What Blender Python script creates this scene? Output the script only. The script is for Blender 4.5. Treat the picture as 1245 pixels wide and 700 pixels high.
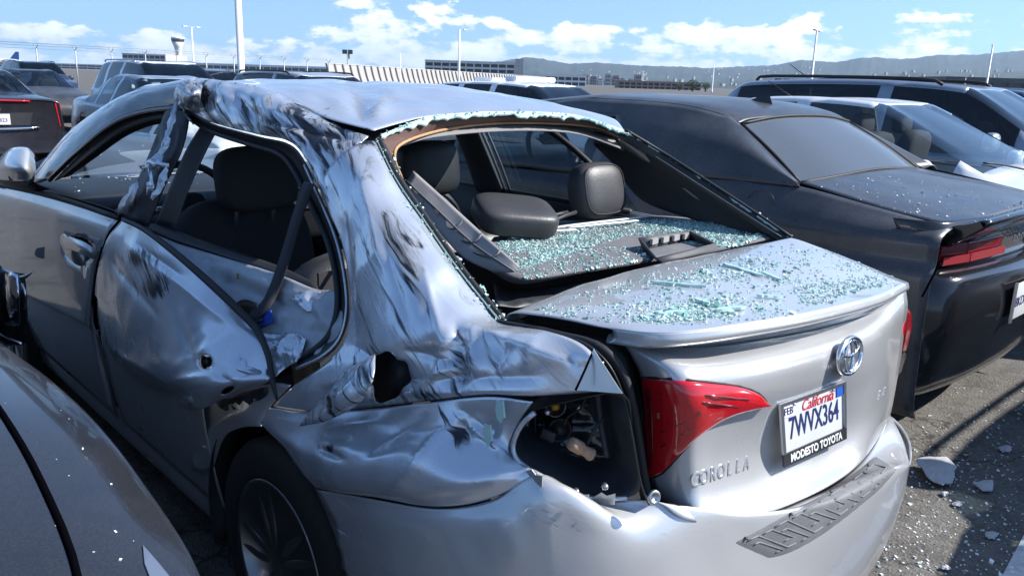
import bpy, bmesh, math, random
import numpy as np
from mathutils import Vector, Matrix, Euler, noise as mnoise
R = math.radians
random.seed(7); rng = np.random.default_rng(11)
sc = bpy.context.scene
for o in list(bpy.data.objects): bpy.data.objects.remove(o)
COL = sc.collection

# ---------------------------------------------------------------- camera
CP = np.array([-1.72, -.684, 1.526]); YAW, PIT, ROL, FPX = R(43.49), R(14.07), R(1.8), 1000.0
cf = np.array([math.sin(YAW)*math.cos(PIT), math.cos(YAW)*math.cos(PIT), -math.sin(PIT)])
_r = np.array([math.cos(YAW), -math.sin(YAW), 0]); _u = np.cross(_r, cf)
cr = math.cos(ROL)*_r + math.sin(ROL)*_u; cu = -math.sin(ROL)*_r + math.cos(ROL)*_u
cam = bpy.data.cameras.new('camera'); cam.sensor_width = 36; cam.lens = FPX*36/1245; cam.clip_start = .02; cam.clip_end = 60000
co = bpy.data.objects.new('camera', cam); COL.objects.link(co); sc.camera = co
co.matrix_world = Matrix(((cr[0], cu[0], -cf[0], CP[0]), (cr[1], cu[1], -cf[1], CP[1]), (cr[2], cu[2], -cf[2], CP[2]), (0, 0, 0, 1)))

# ---------------------------------------------------------------- light
SUN_AZ, SUN_EL = R(47), R(38)          # azimuth from -Y towards +X
sd = Vector((math.sin(SUN_AZ)*math.cos(SUN_EL), -math.cos(SUN_AZ)*math.cos(SUN_EL), math.sin(SUN_EL)))
sun = bpy.data.lights.new('sun', 'SUN'); sun.energy = 4.6; sun.angle = R(.53); sun.color = (1, .965, .915)
so = bpy.data.objects.new('sun', sun); COL.objects.link(so); so.rotation_euler = (-sd).to_track_quat('-Z', 'Y').to_euler()
w = bpy.data.worlds.new('World'); sc.world = w; w.use_nodes = True
nt = w.node_tree; N = nt.nodes; K = nt.links
for n in list(N): N.remove(n)
def nn(t, **k):
    n = N.new(t)
    for a, b in k.items(): setattr(n, a, b)
    return n
def mth(op, a, b=None, c=None):
    n = nn('ShaderNodeMath', operation=op)
    for i, x in enumerate((a, b, c)):
        if x is None: continue
        if isinstance(x, (int, float)): n.inputs[i].default_value = x
        else: K.new(x, n.inputs[i])
    return n.outputs[0]
sky = nn('ShaderNodeTexSky', sky_type='NISHITA'); sky.sun_disc = False
sky.sun_elevation = SUN_EL; sky.sun_rotation = math.atan2(sd.x, sd.y); sky.dust_density = .25; sky.air_density = 1.15; sky.ozone_density = 5.5
tc = nn('ShaderNodeTexCoord'); up_ = nn('ShaderNodeVectorMath', operation='ADD'); up_.inputs[1].default_value = (0, 0, .13); K.new(tc.outputs['Generated'], up_.inputs[0]); nrm_ = nn('ShaderNodeVectorMath', operation='NORMALIZE'); K.new(up_.outputs[0], nrm_.inputs[0]); K.new(nrm_.outputs[0], sky.inputs[0]); sp = nn('ShaderNodeSeparateXYZ'); K.new(tc.outputs['Generated'], sp.inputs[0])
el = mth('ARCSINE', sp.outputs[2]); az = mth('ARCTAN2', sp.outputs[0], sp.outputs[1])
cb = nn('ShaderNodeCombineXYZ'); K.new(az, cb.inputs[0]); K.new(mth('MULTIPLY', el, 2.1), cb.inputs[1])
def nz(scale, det, rough, off=0.0):
    mp = nn('ShaderNodeVectorMath', operation='ADD'); K.new(cb.outputs[0], mp.inputs[0]); mp.inputs[1].default_value = (off, off*.7, 0)
    n = nn('ShaderNodeTexNoise', noise_dimensions='3D'); n.inputs['Scale'].default_value = scale
    n.inputs['Detail'].default_value = det; n.inputs['Roughness'].default_value = rough; K.new(mp.outputs[0], n.inputs['Vector']); return n.outputs[0]
def smooth(x, a, b):
    n = nn('ShaderNodeMapRange', interpolation_type='SMOOTHSTEP'); K.new(x, n.inputs[0])
    n.inputs[1].default_value = a; n.inputs[2].default_value = b; return n.outputs[0]
CLOUD_OFF = 1.0
big = nz(3.0, 2, .5, CLOUD_OFF); puf = nz(15, 9, .56, 1.3); fine = nz(60, 6, .6, 5)
# cumulus banks low over the hills: density falls with height above the bank
topel = mth('ADD', mth('MULTIPLY', big, .22), -.03)
h = mth('DIVIDE', el, topel)
dens = mth('SUBTRACT', mth('ADD', mth('MULTIPLY', puf, 1.0), mth('MULTIPLY', mth('SUBTRACT', fine, .5), .16)), mth('ADD', mth('MULTIPLY', mth('POWER', mth('MAXIMUM', h, 0), 4), .25), .415))
mask = mth('MULTIPLY', smooth(dens, .0, .085), smooth(el, -.005, .012))
wisp = nz(5.5, 8, .62, 9.2)
wm = mth('MULTIPLY', mth('MULTIPLY', smooth(wisp, .54, .80), smooth(el, .01, .07)), .16)
lit = smooth(mth('ADD', mth('MULTIPLY', puf, .9), mth('MULTIPLY', fine, .35)), .50, .78)
cc = nn('ShaderNodeMixRGB'); K.new(lit, cc.inputs[0]); cc.inputs[1].default_value = (4.2, 4.8, 5.8, 1); cc.inputs[2].default_value = (7.2, 7.3, 7.5, 1)
m1 = nn('ShaderNodeMixRGB'); K.new(wm, m1.inputs[0]); K.new(sky.outputs[0], m1.inputs[1]); m1.inputs[2].default_value = (4.2, 4.6, 5.2, 1)
m2 = nn('ShaderNodeMixRGB'); K.new(mth('MULTIPLY', mask, .92), m2.inputs[0]); K.new(m1.outputs[0], m2.inputs[1]); K.new(cc.outputs[0], m2.inputs[2])
bg = nn('ShaderNodeBackground'); bg.inputs[1].default_value = .115; K.new(m2.outputs[0], bg.inputs[0])
wo = nn('ShaderNodeOutputWorld'); K.new(bg.outputs[0], wo.inputs[0])
vs = sc.view_settings; vs.view_transform = 'Standard'; vs.look = 'None'; vs.exposure = .95; vs.gamma = 1; vs.use_curve_mapping = False
sc.cycles.max_bounces = 10; sc.cycles.transparent_max_bounces = 16; sc.cycles.caustics_reflective = False; sc.cycles.caustics_refractive = False

# ---------------------------------------------------------------- geometry helpers
def ray(u, v): return cf + cr*(u-622.5)/FPX + cu*(350-v)/FPX
def PX(u, v, x): d = ray(u, v); return CP + d*((x-CP[0])/d[0])          # where the sight line of a photo point meets the plane x, y or z = const
def PY(u, v, y): d = ray(u, v); return CP + d*((y-CP[1])/d[1])
def PZ(u, v, z): d = ray(u, v); return CP + d*((z-CP[2])/d[2])
def at(u, v, dist): d = ray(u, v); return CP + d*dist                   # dist along the view axis
def cr1(G, k, closed=False):
    """Catmull-Rom resample of axis 0, k segments per span"""
    G = np.asarray(G, float); n = len(G)
    if n == 2: 
        t = np.linspace(0, 1, k+1)[:, None]; t = t.reshape((-1,)+(1,)*(G.ndim-1)); return G[0]*(1-t)+G[1]*t
    if closed: Pd = np.concatenate([G[-1:], G, G[:2]]); m = n
    else: Pd = np.concatenate([2*G[:1]-G[1:2], G, 2*G[-1:]-G[-2:-1]]); m = n-1
    out = []
    for i in range(m):
        a, b, c, d = Pd[i:i+4]
        for j in range(k):
            t = j/k
            out.append(.5*(2*b + (c-a)*t + (2*a-5*b+4*c-d)*t*t + (3*b-a-3*c+d)*t**3))
    if not closed: out.append(G[-1])
    return np.array(out)
def link(name, me, mat, parent=None):
    o = bpy.data.objects.new(name, me); COL.objects.link(o)
    if mat is not None and not me.materials: me.materials.append(mat)
    if parent is not None: o.parent = parent
    return o
def mesh(name, V, F, mat, parent=None, smooth=True, solid=0, off=-1, bevel=0):
    me = bpy.data.meshes.new(name); me.from_pydata([tuple(map(float, v)) for v in V], [], F); me.update()
    if smooth: me.shade_smooth()
    o = link(name, me, mat, parent)
    if solid: md = o.modifiers.new('t', 'SOLIDIFY'); md.thickness = solid; md.offset = off
    if bevel: md = o.modifiers.new('b', 'BEVEL'); md.width = bevel; md.segments = 2; md.limit_method = 'ANGLE'; md.angle_limit = R(35)
    return o
def gridfaces(nr, nc, wrap=False):
    F = []
    for i in range(nr-1):
        for j in range(nc if wrap else nc-1):
            j2 = (j+1) % nc; F.append((i*nc+j, i*nc+j2, (i+1)*nc+j2, (i+1)*nc+j))
    return F
def surf(G, ku=6, kv=6): return cr1(np.swapaxes(cr1(np.swapaxes(np.asarray(G, float), 0, 1), kv), 0, 1), ku)
def normals(S):
    du = np.gradient(S, axis=0); dv = np.gradient(S, axis=1); n = np.cross(du, dv); return n/np.maximum(np.linalg.norm(n, axis=2, keepdims=True), 1e-9)
def patch(name, G, mat, parent=None, ku=6, kv=6, solid=.002, disp=None, attr=None, off=0, flip=False):
    S = surf(G, ku, kv)
    if disp is not None:
        n = normals(S); nr, nc, _ = S.shape
        D = np.array([[disp(i/(nr-1), j/(nc-1), S[i, j]) for j in range(nc)] for i in range(nr)]); S = S + n*D[:, :, None]
    nr, nc, _ = S.shape; F = gridfaces(nr, nc)
    if flip: F = [f[::-1] for f in F]
    o = mesh(name, S.reshape(-1, 3), F, mat, parent, True, solid, off)
    if attr is not None:
        a = o.data.attributes.new('scuff', 'FLOAT', 'POINT')
        a.data.foreach_set('value', [float(attr(i/(nr-1), j/(nc-1), S[i, j])) for i in range(nr) for j in range(nc)])
    return o
def tube(pts, r, k=4, ns=8, closed=False, cap=True):
    C = cr1(np.asarray(pts, float), k, closed) if k > 1 else np.asarray(pts, float)
    n = len(C); rr = np.full(n, r) if np.isscalar(r) else np.interp(np.linspace(0, 1, n), np.linspace(0, 1, len(r)), r)
    T = np.gradient(C, axis=0) if not closed else np.roll(C, -1, 0)-np.roll(C, 1, 0)
    V = []; up = np.array([0, 0, 1.]) 
    if abs(T[0][2]) > .9*np.linalg.norm(T[0]): up = np.array([1., 0, 0])
    for i in range(n):
        t = T[i]/max(np.linalg.norm(T[i]), 1e-9); a = up - t*(up@t); a /= max(np.linalg.norm(a), 1e-9); up = a; b = np.cross(t, a)
        for j in range(ns):
            th = 2*math.pi*j/ns; V.append(C[i]+rr[i]*(math.cos(th)*a+math.sin(th)*b))
    F = gridfaces(n, ns, True)
    if closed: F += [((n-1)*ns+j, (n-1)*ns+(j+1) % ns, (j+1) % ns, j) for j in range(ns)]
    elif cap: F += [tuple(range(ns))[::-1], tuple((n-1)*ns+j for j in range(ns))]
    return V, F
def tubeo(name, pts, r, mat, parent=None, k=4, ns=8, closed=False): V, F = tube(pts, r, k, ns, closed); return mesh(name, V, F, mat, parent)
def strip(name, pts, wid, thick, mat, parent=None, nrm=None, k=4):
    """flat ribbon along pts, width along wid vector(s)"""
    C = cr1(np.asarray(pts, float), k); n = len(C)
    W = np.asarray(wid, float); W = np.broadcast_to(W, (n, 3)) if W.ndim == 1 else cr1(W, k)
    V = np.stack([C-W/2, C+W/2], 1); return mesh(name, V.reshape(-1, 3), gridfaces(n, 2), mat, parent, True, thick, 0)
def poly(name, pts, mat, parent=None, thick=.003, nrm=None, bevel=0, smooth=False):
    """extruded polygon (planar-ish), thickness along -normal"""
    Pn = np.asarray(pts, float); n = len(Pn)
    if nrm is None:
        c = Pn.mean(0); nrm = sum(np.cross(Pn[i]-c, Pn[(i+1) % n]-c) for i in range(n))
    nrm = np.asarray(nrm, float); nrm = nrm/np.linalg.norm(nrm)
    V = list(Pn)+list(Pn-nrm*thick); F = [tuple(range(n)), tuple(range(2*n-1, n-1, -1))]+[(i, n+i, n+(i+1) % n, (i+1) % n) for i in range(n)]
    return mesh(name, V, F, mat, parent, smooth, 0, 0, bevel)
def box(name, c, s, mat, parent=None, rot=None, bevel=0.0, taper=1.0):
    c = np.asarray(c, float); s = np.asarray(s, float)/2; V = []
    for z in (-1, 1):
        f = taper if z > 0 else 1
        for x, y in ((-1, -1), (1, -1), (1, 1), (-1, 1)):
            v = np.array((x*s[0]*f, y*s[1]*f, z*s[2]))
            if rot is not None: v = np.array(rot @ Vector(v))
            V.append(c+v)
    F = [(3, 2, 1, 0), (4, 5, 6, 7), (0, 1, 5, 4), (1, 2, 6, 5), (2, 3, 7, 6), (3, 0, 4, 7)]
    return mesh(name, V, F, mat, parent, bevel > 0, 0, 0, bevel)
def lathe(name, prof, mat, parent=None, M=None, ns=32, smooth=True):
    """prof: (radius, height) pairs, axis +Z of M"""
    V = []
    for r, h in prof:
        for j in range(ns):
            th = 2*math.pi*j/ns; V.append(Vector((r*math.cos(th), r*math.sin(th), h)))
    if M is not None: V = [M @ v for v in V]
    F = gridfaces(len(prof), ns, True)
    if prof[0][0] > 1e-6: F.append(tuple(range(ns))[::-1])
    if prof[-1][0] > 1e-6: F.append(tuple((len(prof)-1)*ns+j for j in range(ns)))
    o = mesh(name, V, F, mat, parent, smooth)
    return o
def frame_m(o, z, xh=(1, 0, 0)):
    z = Vector(z).normalized(); x = Vector(xh); x = (x - z*x.dot(z)).normalized(); y = z.cross(x)
    return Matrix(((x[0], y[0], z[0], o[0]), (x[1], y[1], z[1], o[1]), (x[2], y[2], z[2], o[2]), (0, 0, 0, 1)))
def text(name, s, size, M, mat, parent=None, ext=.001, sx=1.0, spacing=1.0, shear=0, bold=0, align='CENTER'):
    cu_ = bpy.data.curves.new(name, 'FONT'); cu_.body = s; cu_.size = size; cu_.extrude = ext; cu_.align_x = align; cu_.align_y = 'CENTER'
    cu_.space_character = spacing; cu_.shear = shear; cu_.offset = bold; cu_.resolution_u = 3
    t = bpy.data.objects.new('tmp', cu_); COL.objects.link(t)
    dg = bpy.context.evaluated_depsgraph_get(); me = bpy.data.meshes.new_from_object(t.evaluated_get(dg))
    bpy.data.objects.remove(t); bpy.data.curves.remove(cu_)
    me.transform(M @ Matrix.Diagonal((sx, 1, 1, 1))); me.materials.clear()
    return link(name, me, mat, parent)
def thing(name, label, cat, loc=(0, 0, 0), group=None, rz=0):
    o = bpy.data.objects.new(name, None); COL.objects.link(o); o.location = loc; o.rotation_euler = (0, 0, rz); o['label'] = label; o['category'] = cat
    if group: o['group'] = group
    return o
def tag(o, label=None, cat=None, group=None, kind=None):
    if label: o['label'] = label
    if cat: o['category'] = cat
    if group: o['group'] = group
    if kind: o['kind'] = kind
    return o
def lerp(a, b, f): return a*(1-f)+b*f
def fb(p, s, oct=4): return mnoise.fractal(Vector(p)*s, 1.0, 2.0, oct)
def gauss(x, c, w): return math.exp(-((x-c)/w)**2)
def sstep(a, b, x):
    t = min(max((x-a)/(b-a), 0), 1); return t*t*(3-2*t)

# ---------------------------------------------------------------- materials
MT = {}
def mat(name, col=(.5, .5, .5), rough=.5, metal=0, coat=0, spec=.5, trans=0, ior=1.45, var=0, vscale=8, bump=0, bscale=60, emit=None, alpha=1, coat_r=.04, dirt=0):
    m = bpy.data.materials.new(name); m.use_nodes = True; t = m.node_tree; b = t.nodes['Principled BSDF']
    b.inputs['Base Color'].default_value = (*col, 1); b.inputs['Roughness'].default_value = rough; b.inputs['Metallic'].default_value = metal
    b.inputs['Coat Weight'].default_value = coat; b.inputs['Coat Roughness'].default_value = coat_r
    b.inputs['Specular IOR Level'].default_value = spec; b.inputs['Transmission Weight'].default_value = trans; b.inputs['IOR'].default_value = ior
    if emit: b.inputs['Emission Color'].default_value = (*emit[0], 1); b.inputs['Emission Strength'].default_value = emit[1]
    tcn = None
    def gt():
        nonlocal tcn
        if tcn is None: tcn = t.nodes.new('ShaderNodeTexCoord')
        return tcn.outputs['Object']
    if var:
        n = t.nodes.new('ShaderNodeTexNoise'); n.inputs['Scale'].default_value = vscale; n.inputs['Detail'].default_value = 7; n.inputs['Roughness'].default_value = .65; t.links.new(gt(), n.inputs['Vector'])
        mr = t.nodes.new('ShaderNodeMapRange'); mr.inputs[1].default_value = .25; mr.inputs[2].default_value = .75; mr.inputs[3].default_value = 1-var; mr.inputs[4].default_value = 1+var; t.links.new(n.outputs[0], mr.inputs[0])
        mx = t.nodes.new('ShaderNodeVectorMath'); mx.operation = 'SCALE'; mx.inputs[0].default_value = col; t.links.new(mr.outputs[0], mx.inputs['Scale']); t.links.new(mx.outputs[0], b.inputs['Base Color'])
        mr2 = t.nodes.new('ShaderNodeMapRange'); mr2.inputs[1].default_value = .3; mr2.inputs[2].default_value = .7; mr2.inputs[3].default_value = max(rough-var*.25, .03); mr2.inputs[4].default_value = min(rough+var*.3, 1); t.links.new(n.outputs[0], mr2.inputs[0]); t.links.new(mr2.outputs[0], b.inputs['Roughness'])
    if bump:
        n = t.nodes.new('ShaderNodeTexNoise'); n.inputs['Scale'].default_value = bscale; n.inputs['Detail'].default_value = 6; t.links.new(gt(), n.inputs['Vector'])
        bp = t.nodes.new('ShaderNodeBump'); bp.inputs['Strength'].default_value = bump; bp.inputs['Distance'].default_value = .01; t.links.new(n.outputs[0], bp.inputs['Height']); t.links.new(bp.outputs[0], b.inputs['Normal'])
    if dirt:   # dust film lying on the paint: specks and a thin uneven layer
        n = t.nodes.new('ShaderNodeTexNoise'); n.inputs['Scale'].default_value = 5; n.inputs['Detail'].default_value = 9; n.inputs['Roughness'].default_value = .7; t.links.new(gt(), n.inputs['Vector'])
        n2 = t.nodes.new('ShaderNodeTexNoise'); n2.inputs['Scale'].default_value = 260; n2.inputs['Detail'].default_value = 2; t.links.new(gt(), n2.inputs['Vector'])
        a = t.nodes.new('ShaderNodeMath'); a.operation = 'MULTIPLY'; t.links.new(n.outputs[0], a.inputs[0]); t.links.new(n2.outputs[0], a.inputs[1])
        mr = t.nodes.new('ShaderNodeMapRange'); mr.inputs[1].default_value = .16; mr.inputs[2].default_value = .42; mr.inputs[3].default_value = 0; mr.inputs[4].default_value = dirt; t.links.new(a.outputs[0], mr.inputs[0])
        ds = t.nodes.new('ShaderNodeBsdfDiffuse'); ds.inputs[0].default_value = (.36, .34, .31, 1)
        mx = t.nodes.new('ShaderNodeMixShader'); t.links.new(mr.outputs[0], mx.inputs[0]); t.links.new(b.outputs[0], mx.inputs[1]); t.links.new(ds.outputs[0], mx.inputs[2])
        t.links.new(mx.outputs[0], t.nodes['Material Output'].inputs[0])
    MT[name] = m; return m
def tint(name, col, refl=1.0, rough=.02, dust=0.0):
    """thin window glass: tinted see-through plus fresnel mirror (and an even dust film)"""
    m = bpy.data.materials.new(name); m.use_nodes = True; t = m.node_tree; t.nodes.remove(t.nodes['Principled BSDF'])
    tr = t.nodes.new('ShaderNodeBsdfTransparent'); tr.inputs[0].default_value = (*col, 1)
    gl = t.nodes.new('ShaderNodeBsdfGlossy'); gl.inputs['Roughness'].default_value = rough; gl.inputs[0].default_value = (1, 1, 1, 1)
    g = t.nodes.new('ShaderNodeNewGeometry'); dt = t.nodes.new('ShaderNodeVectorMath'); dt.operation = 'DOT_PRODUCT'; t.links.new(g.outputs['Normal'], dt.inputs[0]); t.links.new(g.outputs['Incoming'], dt.inputs[1])
    def mm(op, a, b):
        n = t.nodes.new('ShaderNodeMath'); n.operation = op
        for i_, x in enumerate((a, b)):
            if isinstance(x, (int, float)): n.inputs[i_].default_value = x
            else: t.links.new(x, n.inputs[i_])
        return n.outputs[0]
    fac = mm('MULTIPLY_ADD' if False else 'ADD', mm('MULTIPLY', mm('POWER', mm('SUBTRACT', 1.0, mm('ABSOLUTE', dt.outputs['Value'], 0)), 4.5), .75*refl), .05)
    mx = t.nodes.new('ShaderNodeMixShader'); t.links.new(fac, mx.inputs[0]); t.links.new(tr.outputs[0], mx.inputs[1]); t.links.new(gl.outputs[0], mx.inputs[2])
    out = mx
    if dust:
        df = t.nodes.new('ShaderNodeBsdfDiffuse'); df.inputs[0].default_value = (.36, .42, .50, 1)
        m2_ = t.nodes.new('ShaderNodeMixShader'); m2_.inputs[0].default_value = dust; t.links.new(mx.outputs[0], m2_.inputs[1]); t.links.new(df.outputs[0], m2_.inputs[2]); out = m2_
    t.links.new(out.outputs[0], t.nodes['Material Output'].inputs[0]); MT[name] = m; return m

def paint(name, col, metal=.7, rough=.3, scuff=False, coat=.6, dirt=.0):
    m = mat(name, col, rough, metal, coat, dirt=dirt); t = m.node_tree; b = t.nodes['Principled BSDF']
    tcn = t.nodes.new('ShaderNodeTexCoord')
    # metal flake sparkle in the roughness, very fine orange peel
    n = t.nodes.new('ShaderNodeTexNoise'); n.inputs['Scale'].default_value = 3; n.inputs['Detail'].default_value = 8; t.links.new(tcn.outputs['Object'], n.inputs['Vector'])
    mr = t.nodes.new('ShaderNodeMapRange'); mr.inputs[1].default_value = .3; mr.inputs[2].default_value = .7; mr.inputs[3].default_value = rough-.05; mr.inputs[4].default_value = rough+.1; t.links.new(n.outputs[0], mr.inputs[0]); t.links.new(mr.outputs[0], b.inputs['Roughness'])
    if scuff:
        at_ = t.nodes.new('ShaderNodeAttribute'); at_.attribute_name = 'scuff'
        m0 = t.nodes.new('ShaderNodeMapping'); m0.inputs['Rotation'].default_value = (R(-30), 0, 0); t.links.new(tcn.outputs['Object'], m0.inputs[0]); mp = t.nodes.new('ShaderNodeMapping'); mp.inputs['Scale'].default_value = (14, 4.5, 58); t.links.new(m0.outputs[0], mp.inputs[0])
        s1 = t.nodes.new('ShaderNodeTexNoise'); s1.inputs['Scale'].default_value = 1.0; s1.inputs['Detail'].default_value = 9; s1.inputs['Roughness'].default_value = .62; s1.inputs['Distortion'].default_value = .9; t.links.new(mp.outputs[0], s1.inputs['Vector'])
        ad = t.nodes.new('ShaderNodeMath'); ad.operation = 'ADD'; t.links.new(s1.outputs[0], ad.inputs[0]); t.links.new(at_.outputs['Fac'], ad.inputs[1])
        ms = t.nodes.new('ShaderNodeMapRange'); ms.interpolation_type = 'SMOOTHSTEP'; ms.inputs[1].default_value = .69; ms.inputs[2].default_value = .86; t.links.new(ad.outputs[0], ms.inputs[0])
        mx = t.nodes.new('ShaderNodeMixRGB'); t.links.new(ms.outputs[0], mx.inputs[0]); mx.inputs[1].default_value = (*col, 1); mx.inputs[2].default_value = (.012, .014, .02, 1); t.links.new(mx.outputs[0], b.inputs['Base Color'])
        iv = t.nodes.new('ShaderNodeMapRange'); iv.inputs[3].default_value = metal; iv.inputs[4].default_value = 0; t.links.new(ms.outputs[0], iv.inputs[0]); t.links.new(iv.outputs[0], b.inputs['Metallic'])
        ic = t.nodes.new('ShaderNodeMapRange'); ic.inputs[3].default_value = coat; ic.inputs[4].default_value = 0; t.links.new(ms.outputs[0], ic.inputs[0]); t.links.new(ic.outputs[0], b.inputs['Coat Weight'])
        # fine scratches and small puckers of the torn sheet
        n3 = t.nodes.new('ShaderNodeTexNoise'); n3.inputs['Scale'].default_value = 2.2; n3.inputs['Detail'].default_value = 7; n3.inputs['Roughness'].default_value = .6; n3.inputs['Distortion'].default_value = 1.2; t.links.new(mp.outputs[0], n3.inputs['Vector'])
        mu = t.nodes.new('ShaderNodeMath'); mu.operation = 'MULTIPLY'; t.links.new(n3.outputs[0], mu.inputs[0]); t.links.new(at_.outputs['Fac'], mu.inputs[1])
        bp = t.nodes.new('ShaderNodeBump'); bp.inputs['Strength'].default_value = .35; bp.inputs['Distance'].default_value = .01; t.links.new(mu.outputs[0], bp.inputs['Height']); t.links.new(bp.outputs[0], b.inputs['Normal'])
    return m
SILVER = (.55, .555, .56)
paint('silver', SILVER, .42, .3, coat=.9, dirt=.08); paint('silver_scratched', SILVER, .42, .3, scuff=True, coat=.9)
paint('silver_scuffed', (.60, .63, .68), .6, .24, scuff=True)
mat('silver_torn', (.5, .52, .55), .4, .8, .2, var=.25, vscale=14, bump=.25, bscale=30)
mat('inner_metal', (.33, .35, .38), .5, .35, .1, var=.3, vscale=10, bump=.1, bscale=20)
mat('rubber', (.015, .015, .017), .6, bump=.05)
mat('gap_black', (.002, .002, .003), 1, spec=0)
mat('tyre', (.018, .018, .02), .8, var=.25, vscale=20, bump=.1)
mat('gloss_black', (.012, .012, .014), .15, coat=.4)
mat('black_plastic', (.022, .023, .026), .48, bump=.06, bscale=300, var=.2)
mat('dark_cavity', (.03, .033, .04), .5, var=.4, vscale=18, bump=.3, bscale=12)
mat('trim_grey', (.055, .057, .062), .62, bump=.05, bscale=400, var=.1)
mat('trim_light', (.33, .31, .30), .6, bump=.04, bscale=300, var=.1)
mat('leather', (.045, .045, .048), .42, bump=.12, bscale=220, var=.12)
mat('cloth', (.03, .03, .034), .85, bump=.3, bscale=500)
mat('chrome', (.75, .76, .78), .12, 1); mat('bright_badge', (.8, .81, .83), .3, .8)
mat('satin_metal', (.5, .51, .53), .3, .9)
mat('alloy', (.20, .205, .22), .35, .85, .3)
mat('red_lens', (.50, .008, .015), .12, coat=1, var=.12, vscale=40)
mat('red_lens_dark', (.16, .006, .012), .15, coat=1)
mat('lamp_bar', (.62, .36, .38), .2, .3, 1); mat('lamp_clear_pink', (.45, .12, .13), .2, .2, 1)
mat('plate_white', (.60, .61, .62), .45, var=.05)
mat('plate_blue', (.02, .03, .12), .5)
mat('plate_red', (.55, .03, .05), .5)
mat('sticker_blue', (.02, .10, .45), .5)
mat('letter_white', (.8, .8, .8), .5)
mat('tan_foam', (.42, .25, .13), .85, bump=.4, bscale=150, var=.25)
mat('brown_trim', (.10, .055, .045), .8, bump=.2, bscale=120, var=.2)
mat('socket_tan', (.40, .24, .15), .6, var=.2)
mat('bulb_amber', (.6, .3, .03), .1, coat=1)
mat('headliner', (.22, .21, .20), .9, bump=.2, bscale=300)
mat('strap', (.02, .022, .03), .7, bump=.3, bscale=400)
mat('blue_plastic', (.02, .06, .35), .4)
mat('pad_grey', (.13, .135, .145), .5, bump=.08, bscale=300, var=.15, dirt=.25)
mat('shelf_fabric', (.15, .15, .155), .85, bump=.4, bscale=350, var=.25, vscale=12)
mat('white_film', (.75, .76, .76), .6)
tint('window_tint', (.52, .60, .62)); tint('window_clear', (.80, .86, .86)); tint('window_dark', (.10, .13, .15)); tint('window_dusty', (.20, .25, .28), .8, dust=.2)
tint('headlamp_lens', (.85, .88, .9), 1.0)
# ================================================================ ground (temporary order: built early so that rays meet it)
def asphalt():
    m = mat('asphalt', (.16, .155, .145), .9); t = m.node_tree; b = t.nodes['Principled BSDF']; tcn = t.nodes.new('ShaderNodeTexCoord')
    def noise(s, d, r=.6):
        n = t.nodes.new('ShaderNodeTexNoise'); n.inputs['Scale'].default_value = s; n.inputs['Detail'].default_value = d; n.inputs['Roughness'].default_value = r; t.links.new(tcn.outputs['Object'], n.inputs['Vector']); return n.outputs[0]
    v = t.nodes.new('ShaderNodeTexVoronoi'); v.inputs['Scale'].default_value = 90; t.links.new(tcn.outputs['Object'], v.inputs['Vector'])
    r1 = t.nodes.new('ShaderNodeValToRGB'); r1.color_ramp.elements[0].color = (.035, .034, .033, 1); r1.color_ramp.elements[1].color = (.145, .135, .12, 1); r1.color_ramp.elements[0].position = .2; r1.color_ramp.elements[1].position = .85
    mx = t.nodes.new('ShaderNodeMath'); mx.operation = 'MULTIPLY_ADD'; mx.inputs[1].default_value = .55; t.links.new(v.outputs['Color'], mx.inputs[0]); t.links.new(noise(7, 8), mx.inputs[2])
    m3 = t.nodes.new('ShaderNodeMath'); m3.operation = 'MULTIPLY_ADD'; t.links.new(noise(.7, 5), m3.inputs[0]); m3.inputs[1].default_value = .5; m3.inputs[2].default_value = -.35
    ad = t.nodes.new('ShaderNodeMath'); ad.operation = 'ADD'; t.links.new(mx.outputs[0], ad.inputs[0]); t.links.new(m3.outputs[0], ad.inputs[1]); t.links.new(ad.outputs[0], r1.inputs[0]); 
    st = t.nodes.new('ShaderNodeMapRange'); st.interpolation_type = 'SMOOTHSTEP'; st.inputs[1].default_value = .56; st.inputs[2].default_value = .70; st.inputs[3].default_value = 1; st.inputs[4].default_value = .45; t.links.new(noise(1.9, 4, .5), st.inputs[0])
    vc = t.nodes.new('ShaderNodeTexVoronoi'); vc.feature = 'DISTANCE_TO_EDGE'; vc.inputs['Scale'].default_value = .55; nd = t.nodes.new('ShaderNodeTexNoise'); nd.inputs['Scale'].default_value = 3; nd.inputs['Detail'].default_value = 6; t.links.new(tcn.outputs['Object'], nd.inputs['Vector']); va = t.nodes.new('ShaderNodeVectorMath'); va.operation = 'ADD'; t.links.new(tcn.outputs['Object'], va.inputs[0]); t.links.new(nd.outputs['Color'], va.inputs[1]); t.links.new(va.outputs[0], vc.inputs['Vector'])
    ck = t.nodes.new('ShaderNodeMapRange'); ck.inputs[1].default_value = .002; ck.inputs[2].default_value = .010; ck.inputs[3].default_value = .35; ck.inputs[4].default_value = 1; t.links.new(vc.outputs['Distance'], ck.inputs[0])
    mu = t.nodes.new('ShaderNodeMath'); mu.operation = 'MULTIPLY'; t.links.new(st.outputs[0], mu.inputs[0]); t.links.new(ck.outputs[0], mu.inputs[1]); sl_ = t.nodes.new('ShaderNodeVectorMath'); sl_.operation = 'SCALE'; t.links.new(r1.outputs[0], sl_.inputs[0]); t.links.new(mu.outputs[0], sl_.inputs['Scale']); t.links.new(sl_.outputs[0], b.inputs['Base Color'])
    bp = t.nodes.new('ShaderNodeBump'); bp.inputs['Strength'].default_value = .6; bp.inputs['Distance'].default_value = .006; t.links.new(v.outputs['Distance'], bp.inputs['Height']); t.links.new(bp.outputs[0], b.inputs['Normal'])
    return m
asphalt()
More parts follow.
